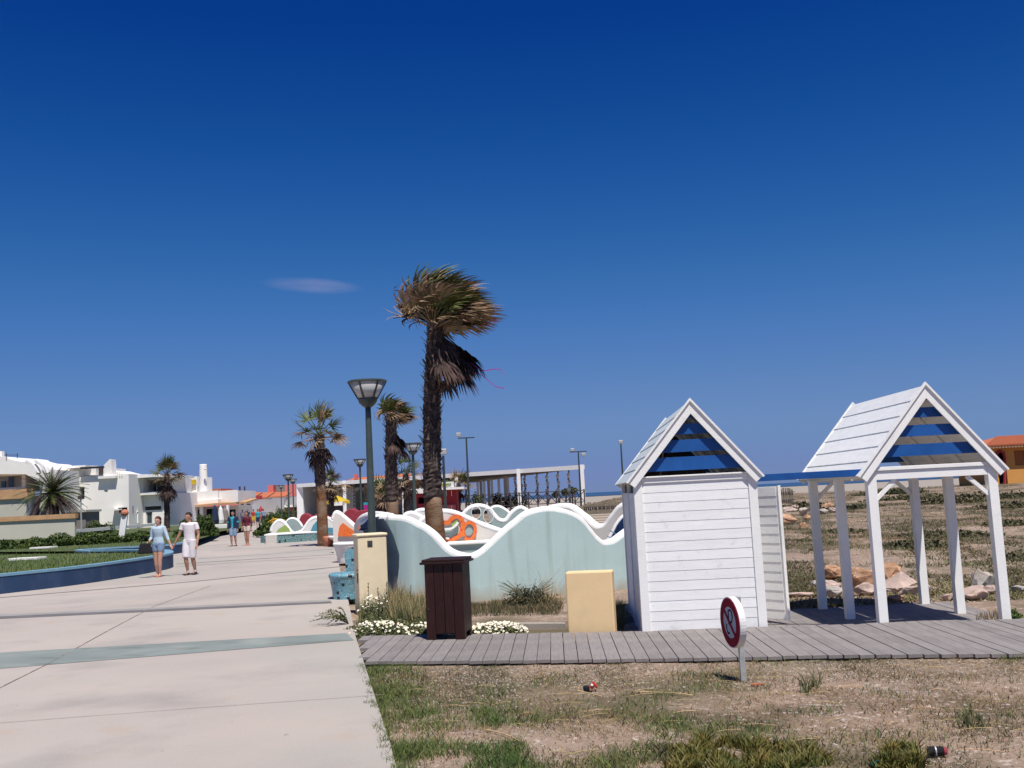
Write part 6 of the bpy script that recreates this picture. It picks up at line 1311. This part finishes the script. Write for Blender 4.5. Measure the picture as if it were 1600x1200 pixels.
p_ = scatter(6500, dune_x, dy(14.9, 60), lambda x, y: 1 if wallfree(x, y) else 0); icos('dune_stones', p_, .022, 'pebble', 'small pale stones scattered over the dunes', 'stones')
# low dark shrubs along the dune ridge
for i, (px, Y, w_, h_) in enumerate(((1420, 70, 4, .5), (1490, 62, 3.5, .55), (1540, 66, 5, .6), (1585, 52, 3.5, .5), (1390, 84, 4, .6), (1250, 64, 2.2, .6), (1330, 60, 3, .4), (1570, 34, 1.6, .25), (1470, 30, 1.8, .22), (1420, 26, 1.3, .2), (1300, 36, 2, .25), (1590, 22, 1.1, .2))):
    x = A(px, 770, Y).x; z = hz(x, Y); t = thing('dune_shrub', ['dark flat shrub behind the shelter front gable', 'dark shrub mat left of the orange building', 'wide dark shrub mat in front of the orange building', 'flat dark shrub at the right frame edge', 'low ridge shrub behind the shelter back posts', 'rounded shrub by the short reed fence', 'low shrub mat seen left in the shelter', 'small dune shrub right of the shelter', 'low tuft shrub seen through the shelter right half', 'small tuft behind the middle of the shelter', 'low tuft left of the shelter on the dune', 'nearest small dune shrub at the right edge'][i], 'shrub', (x, Y, z))
    leafcloud('leaves', 1500, (x, Y, z-.05), (w_, 1.5, h_), .035+.0012*Y, 'olive', t)

# hedge
def hedge(lab, a, b, h, dep, n=9000):
    a = Vector(a); b = Vector(b); t = thing('hedge', lab, 'hedge', tuple(a)); L = (b-a).length; k = max(2, int(L/1.2))
    for i in range(k):
        p = a.lerp(b, (i+.5)/k); leafcloud('foliage', n//k, (p.x, p.y, p.z), (L/k*.85, dep, h*random.uniform(.85, 1.15)), .07, 'hedge', t, shell=.35)
a = G(-60, 862, .34); b = G(238, 845, .34); hedge('long low clipped hedge behind the lawn', (a.x, a.y, .3), (b.x, b.y, .3), .72, 1.0, 24000)
a = G(215, 843, .34); b = G(335, 836, .34); hedge('taller bushy hedge end beside the pale planter block', (a.x+2, a.y+1, .3), (b.x, b.y, .3), 1.25, 1.4, 15000)
for px, py, w_, h_, Y, lab in ((153, 820, 1.9, 1.5, 86, 'rounded green bush before the terrace house'), (425, 822, 1.4, 1.3, 110, 'dark bush right of the walkers in the distance'), (445, 815, 2.4, 2.0, 135, 'dark bush mass behind the far playground end'), (432, 822, 1.0, .7, 100, 'yellow flowering bush in the distance'), (418, 828, 1.0, .9, 62, 'dark rounded shrub at the far bench end')):
    x = A(px, 815, Y).x; t = thing('bush', lab, 'bush', (x, Y, 0)); leafcloud('leaves', 2600, (x, Y, .1), (w_, 1.2, h_), .10, 'yolk' if 'yellow' in lab else 'hedge', t)
for px, py, Y, w_, h_, lab in ((811, 775, 126, 2.3, 2.6, 'green scrub palm clump behind the striped spirals'), (790, 780, 132, 2.6, 1.6, 'low green scrub behind the canopy columns'), (775, 776, 140, 1.0, 2.0, 'small tree left of the spirals'), (883, 766, 135, .9, .8, 'small tree crown near the canopy end'), (868, 770, 138, .8, .7, 'smaller tree crown left of the last one under the canopy'), (893, 764, 140, 1.3, .9, 'right of the two dark tree crowns by the canopy end'), (745, 776, 118, 1.0, 1.8, 'slim green shrub beside the red kiosk')):
    c = A(px, py, Y); t = thing('tree', lab, 'tree', (c.x, Y, 0)); q = MB(); q.tube([(c.x, Y, 0), (c.x+.1, Y, c.z*.6), (c.x, Y, c.z)], [.12, .09, .05], n=6); q.build('trunk', 'bark', t); leafcloud('crown', 600, (c.x, Y, c.z-h_*.3), (w_*.8, w_*.6, h_*.7), .14, 'hedge', t, bottom=False)

# ================================================================ PEOPLE
def remesh(q, m, parent, name, vox):
    me = bpy.data.meshes.new('tmp'); mi = ROOT[parent.name].inverted(); me.from_pydata([tuple(mi @ Vector(v)) for v in q.v], [], q.f)
    o = bpy.data.objects.new('tmp', me); COL.objects.link(o); md = o.modifiers.new('r', 'REMESH'); md.mode = 'VOXEL'; md.voxel_size = vox; md.use_smooth_shade = True
    sm = o.modifiers.new('s', 'SMOOTH'); sm.iterations = 2; sm.factor = .5
    bpy.context.view_layer.update(); dg = bpy.context.evaluated_depsgraph_get(); me2 = bpy.data.meshes.new_from_object(o.evaluated_get(dg)); bpy.data.objects.remove(o)
    me2.name = name; me2.materials.clear(); me2.materials.append(M[m]); r = bpy.data.objects.new(name, me2); COL.objects.link(r); r.parent = parent; return r
def person(lab, base, rz, H, skin, hair, top, bottom, shoe, armL, armR, legL, legR, hairlen=0, female=False, sleeves=.5, shortlen=.55, vox=.011, lookx=0, jacket=None, bag=None, socks=False):
    """faces -y before rotation; arm = (elbow, hand), leg = (knee, ankle) offsets in H units"""
    t = thing('person', lab, 'person', tuple(base), rz); inv = ROOT[t.name]; ROOT[t.name] = Matrix.Identity(4)
    s = H; V = Vector; hip = .525*s; sh_ = .815*s; sw = (.105 if female else .122)*s; hw_ = .052*s
    b = MB(); T = b.tube
    neck = V((0, 0, .845*s)); head = V((lookx*.01, -.012*s, .925*s))
    T([V((0, .004, .50*s)), V((0, .004, .56*s)), V((0, 0, .64*s)), V((0, 0, .74*s)), V((0, 0, .81*s)), V((0, 0, .83*s))], [.085*s, .09*s, (.072 if female else .082)*s, .092*s, .085*s, .045*s], n=14, ell=.68)
    T([neck-V((0, 0, .03*s)), neck+V((0, -.004*s, .04*s))], [.032*s, .030*s], n=10)
    b.ball(head+V((0, 0, .012*s)), .052*s, .92, 1.08, 1.15, n=16, m=12); b.ball(head+V((lookx*.004, -.018*s, -.028*s)), .036*s, .9, .95, 1.0, n=12, m=8)
    b.ball(head+V((lookx*.012, -.058*s, -.008*s)), .010*s, .8, 1, 1.5, n=8, m=6)
    for e in (-1, 1): b.ball(head+V((e*.049*s, 0, -.004*s)), .012*s, .4, .8, 1.3, n=8, m=6)
    arms = {}
    for e, (el, ha) in ((-1, armL), (1, armR)):
        S0 = V((e*sw, 0, sh_)); E = S0+V(el)*s; W_ = S0+V(ha)*s; arms[e] = (S0, E, W_)
        T([S0-V((e*.02*s, 0, 0)), S0+(E-S0)*.15, S0.lerp(E, .6), E, E.lerp(W_, .35), W_], [.030*s, .034*s, .027*s, .022*s, .023*s, .015*s], n=10)
        d = (W_-E).normalized(); pal = W_+d*.03*s; T([W_-d*.01*s, pal, W_+d*.055*s], [.015*s, .020*s, .019*s], n=8, ell=.55)
        sd = d.cross(V((0, 1, 0))).normalized()
        for k in range(4):
            o_ = sd*(k-1.5)*.0105*s; L = (.038, .044, .042, .033)[k]*s; T([W_+d*.045*s+o_*.9, W_+d*.045*s+d*L*.55+o_*1.1, W_+d*.045*s+d*L+o_*1.1+V((0, -.008*s, 0))], .0062*s, n=6)
        T([W_+d*.012*s+V((0, -.008*s, 0)), W_+d*.03*s+V((-e*.004*s, -.024*s, 0)), W_+d*.05*s+V((-e*.004*s, -.028*s, 0))], .0066*s, n=6)
    SH = []
    for e, (kn, an) in ((-1, legL), (1, legR)):
        h0 = V((e*hw_, 0, hip)); K = h0+V(kn)*s; N = h0+V(an)*s
        T([h0+V((0, 0, .02*s)), h0.lerp(K, .3), h0.lerp(K, .75), K, K.lerp(N, .3), K.lerp(N, .75), N], [.058*s, .056*s, .042*s, .034*s, .035*s, .024*s, .020*s], n=12)
        b.box(*(N+V((-.020*s, -.09*s, -.036*s))), *(N+V((.020*s, .03*s, -.005*s)))); T([N, N+V((0, -.03*s, -.015*s))], [.022*s, .022*s], n=8)
        f = MB(); f.tube([N+V((0, .028*s, -.022*s)), N+V((0, -.01*s, -.018*s)), N+V((0, -.06*s, -.024*s)), N+V((0, -.098*s, -.029*s))], [.019*s, .026*s, .024*s, .014*s], n=10, ell=.9); f.build('shoe', shoe, t, smooth=True)
        if socks: f = MB(); f.tube([N, N+(K-N)*.14], .0235*s, n=10); f.build('sock', 'sign white', t)
        c = MB(); end = h0+(K-h0)*(shortlen/.5*.5 if shortlen < .99 else 1)*1.0; f_ = shortlen
        endp = h0.lerp(K, f_) if f_ <= 1 else K.lerp(N, f_-1)
        c.tube([h0+V((0, 0, .035*s)), h0.lerp(endp, .5), endp], [.062*s, .063*s, (.054 if f_ > .6 else .058)*s], n=14); SH.append(c)
    c = MB(); c.tube([V((0, .004, .495*s)), V((0, .004, .53*s)), V((0, 0, .60*s))], [.088*s, .102*s, .090*s], n=18, ell=.66)
    for k_ in SH: c.add(k_.v, k_.f)
    remesh(c, bottom, t, 'shorts', .012)
    c = MB(); c.tube([V((0, .002, .545*s)), V((0, .002, .60*s)), V((0, 0, .66*s)), V((0, 0, .74*s)), V((0, 0, .80*s)), V((0, 0, .832*s)), V((0, -.002, .842*s))], [.100*s, .095*s, (.083 if female else .096)*s, .106*s, .110*s, .082*s, .042*s], n=20, ell=.66)
    for e in (-1, 1):
        S0, E, W_ = arms[e]; en = S0.lerp(E, min(1, sleeves)) if sleeves <= 1 else E.lerp(W_, sleeves-1)
        c.tube([S0-V((e*.045*s, 0, .004*s)), S0-V((0, 0, .006*s)), S0.lerp(E, .3), en] if sleeves <= 1 else [S0-V((e*.035*s, 0, -.004*s)), S0, S0.lerp(E, .5), E, en], [.034*s, .036*s, .036*s, .037*s] if sleeves <= 1 else [.033*s, .034*s, .032*s, .028*s, .024*s], n=12)
    remesh(c, top, t, 'shirt', .012)
    remesh(b, skin, t, 'body', vox)
    hr = MB(); hc = head+V((0, .008*s, .024*s)); hr.ball(hc, .056*s, .98, 1.05, 1.05, n=16, m=12); hr.v = [(x, y if not (y < hc.y-.030*s and z < hc.z+.012*s) else max(y, hc.y-.028*s), max(z, hc.z-.035*s) if y < hc.y+.01*s else z) for x, y, z in hr.v]; hr.build('hair', hair, t, smooth=True)
    if hairlen: hr = MB(); hr.tube([head+V((0, .02*s, .01*s)), head+V((0, .035*s, -.03*s)), head+V((0, .035*s, -.03*s-hairlen*s))], [.045*s, .045*s, .02*s], n=10, ell=.8); hr.build('hair_length', hair, t, smooth=True)
    for e in (-1, 1): f = MB(); f.ball(head+V((e*.018*s+lookx*.010*s, -.050*s, .008*s)), .0065*s, 1.3, .6, .6, n=8, m=5); f.build('eye', 'hair', t)
    f = MB(); f.ball(head+V((lookx*.010*s, -.053*s, -.030*s)), .011*s, 1.2, .4, .35, n=8, m=5); f.build('mouth', 'salmon', t)
    if jacket:
        for e in (-1, 1):
            S0, E, W_ = arms[e]; c = MB(); c.tube([V((e*.062*s, -.01*s, .52*s)), V((e*.062*s, -.012*s, .66*s)), V((e*.066*s, -.010*s, .78*s)), V((e*.040*s, 0, .835*s))], [.052*s, .050*s, .050*s, .028*s], n=12, ell=1.25)
            c.tube([S0-V((e*.03*s, 0, 0)), S0, S0.lerp(E, .5), E, W_.lerp(E, .1)], [.040*s, .045*s, .038*s, .034*s, .027*s], n=10); remesh(c, jacket, t, 'jacket', .016)
    ROOT[t.name] = inv; return t, arms
def bagobj(lab, world, w_, h_, d_, m):
    t = thing('handbag', lab, 'handbag', tuple(world)); x, y, z = world; q = MB(); q.add([(x-w_/2, y-d_/2, z), (x+w_/2, y-d_/2, z), (x+w_/2, y+d_/2, z), (x-w_/2, y+d_/2, z), (x-w_*.36, y-d_*.3, z+h_), (x+w_*.36, y-d_*.3, z+h_), (x+w_*.36, y+d_*.3, z+h_), (x-w_*.36, y+d_*.3, z+h_)], [(0,3,2,1),(4,5,6,7),(0,1,5,4),(1,2,6,5),(2,3,7,6),(3,0,4,7)]); q.build('bag_body', m, t, bevel=.03)
    q = MB(); q.tube(smooth_path([(x-w_*.25, y, z+h_), (x-w_*.18, y, z+h_+.14), (x, y, z+h_+.18), (x+w_*.18, y, z+h_+.14), (x+w_*.25, y, z+h_)], 4), .012, n=6); q.build('handle', m, t)
# walking couple
bm_ = G(297, 898.5); bwm = G(250, 903); 
bwm.y = bm_.y-.15; bwm.x = bm_.x-.80
rz_m = math.atan2(bm_.x, bm_.y)
person('man in a white t-shirt and white shorts walking hand in hand with the woman', bm_, -R(-17)*0+R(-14), 1.70, 'skin', 'hair', 'white cloth', 'cream shorts cloth', 'shoe', ((-.052, -.01, -.165), (-.125, -.03, -.305)), ((.035, .01, -.175), (.040, -.05, -.33)), ((.012, -.055, -.245), (.014, .005, -.485)), ((.0, .0, -.25), (.012, .055, -.475)), sleeves=.55, shortlen=1.0, lookx=-1.6, socks=True)
person('woman in a pale blue shirt and denim shorts carrying a dark handbag', bwm, R(-14), 1.63, 'skin2', 'hair_r', 'pale blue shirt', 'denim shorts', 'salmon', ((-.025, .0, -.165), (-.030, -.115, -.255)), ((.060, .0, -.16), (.125, -.01, -.29)), ((-.0, .0, -.25), (-.002, .05, -.485)), ((-.012, -.03, -.25), (-.028, .0, -.49)), sleeves=1.45, shortlen=.42, female=True, hairlen=.05)
hx = bwm+Vector((-.27, -.26, .70)); bagobj('large dark handbag hanging from the arm of the woman in denim shorts', (hx.x, hx.y, hx.z-.05), .38, .28, .16, 'black cloth')
b2_ = G(365, 853.5); person('person in a dark open jacket over a teal top and denim shorts', b2_, R(-13), 1.66, 'skin', 'hair', 'teal cloth', 'denim', 'shoe', ((-.03, 0, -.17), (-.035, -.02, -.33)), ((.03, 0, -.17), (.035, -.03, -.33)), ((-.0, -.03, -.25), (.0, .0, -.49)), ((.0, .0, -.25), (.0, .05, -.485)), sleeves=.9, shortlen=.9, vox=.014, jacket='navy cloth')
b3_ = Vector((b2_.x+.60, b2_.y+.2, 0)); person('person in a maroon top and cream shorts beside the one in the dark jacket', b3_, R(-13), 1.62, 'skin', 'hair_r', 'maroon cloth', 'cream cloth', 'salmon', ((-.03, 0, -.17), (-.02, -.06, -.31)), ((.035, 0, -.17), (.04, -.01, -.33)), ((.006, .0, -.25), (.012, .03, -.49)), ((-.01, -.03, -.25), (-.02, .0, -.49)), sleeves=1.6, shortlen=.45, female=True, hairlen=.04, vox=.014)
for k, (px, Y, top_, bot, lab) in enumerate(((403, 97, 'teal cloth', 'navy cloth', 'distant person in a teal shirt walking by the shops'), (396.5, 108, 'red cloth', 'yellow cloth', 'distant person in an orange red top by the shops'), (412, 116, 'denim', 'navy cloth', 'distant person in blue beside the far bushes'), (387, 112, 'navy cloth', 'black cloth', 'distant person in dark clothes near the restaurant'), (379, 122, 'white cloth', 'denim', 'distant person in a white top near the restaurant awning'))):
    person(lab, (A(px, 815, Y).x, Y, 0), R(-10+k*9), 1.68, 'skin', 'hair', top_, bot, 'shoe', ((-.03, 0, -.17), (-.03, -.04, -.32)), ((.03, 0, -.17), (.04, -.02, -.33)), ((.0, -.03, -.25), (.0, .0, -.49)), ((.0, .0, -.25), (.0, .05, -.485)), sleeves=.5, shortlen=.9, vox=.03)
# goods and racks outside the restaurant and shops
for px, Y, w_, h_, m, lab in ((345, 112, .7, 1.9, 'wavecap', 'white closed parasol outside the restaurant'), (352, 113, 1.0, 1.7, 'ceil', 'display rack beside the closed parasol'), (377, 126, .9, 1.6, 'pink', 'pink goods rack before the far shops'), (336, 110, .9, 2.0, 'navy cloth', 'dark blue banner outside the restaurant'), (408, 140, .8, 1.7, 'redwall', 'red goods rack in the distance')):
    x = A(px, 815, Y).x; t = thing('display_rack', lab, 'rack', (x, Y, 0)); q = MB(); q.lathe((x, Y, .35), [(w_*.42, 0), (w_*.5, h_*.2), (w_*.40, h_*.5), (w_*.3, h_*.8), (w_*.05, h_)], n=7); q.build('covering', m, t); q = MB(); q.tube([(x, Y, 0), (x, Y, h_+.5)], .04, n=6); q.build('stand', 'galv', t)
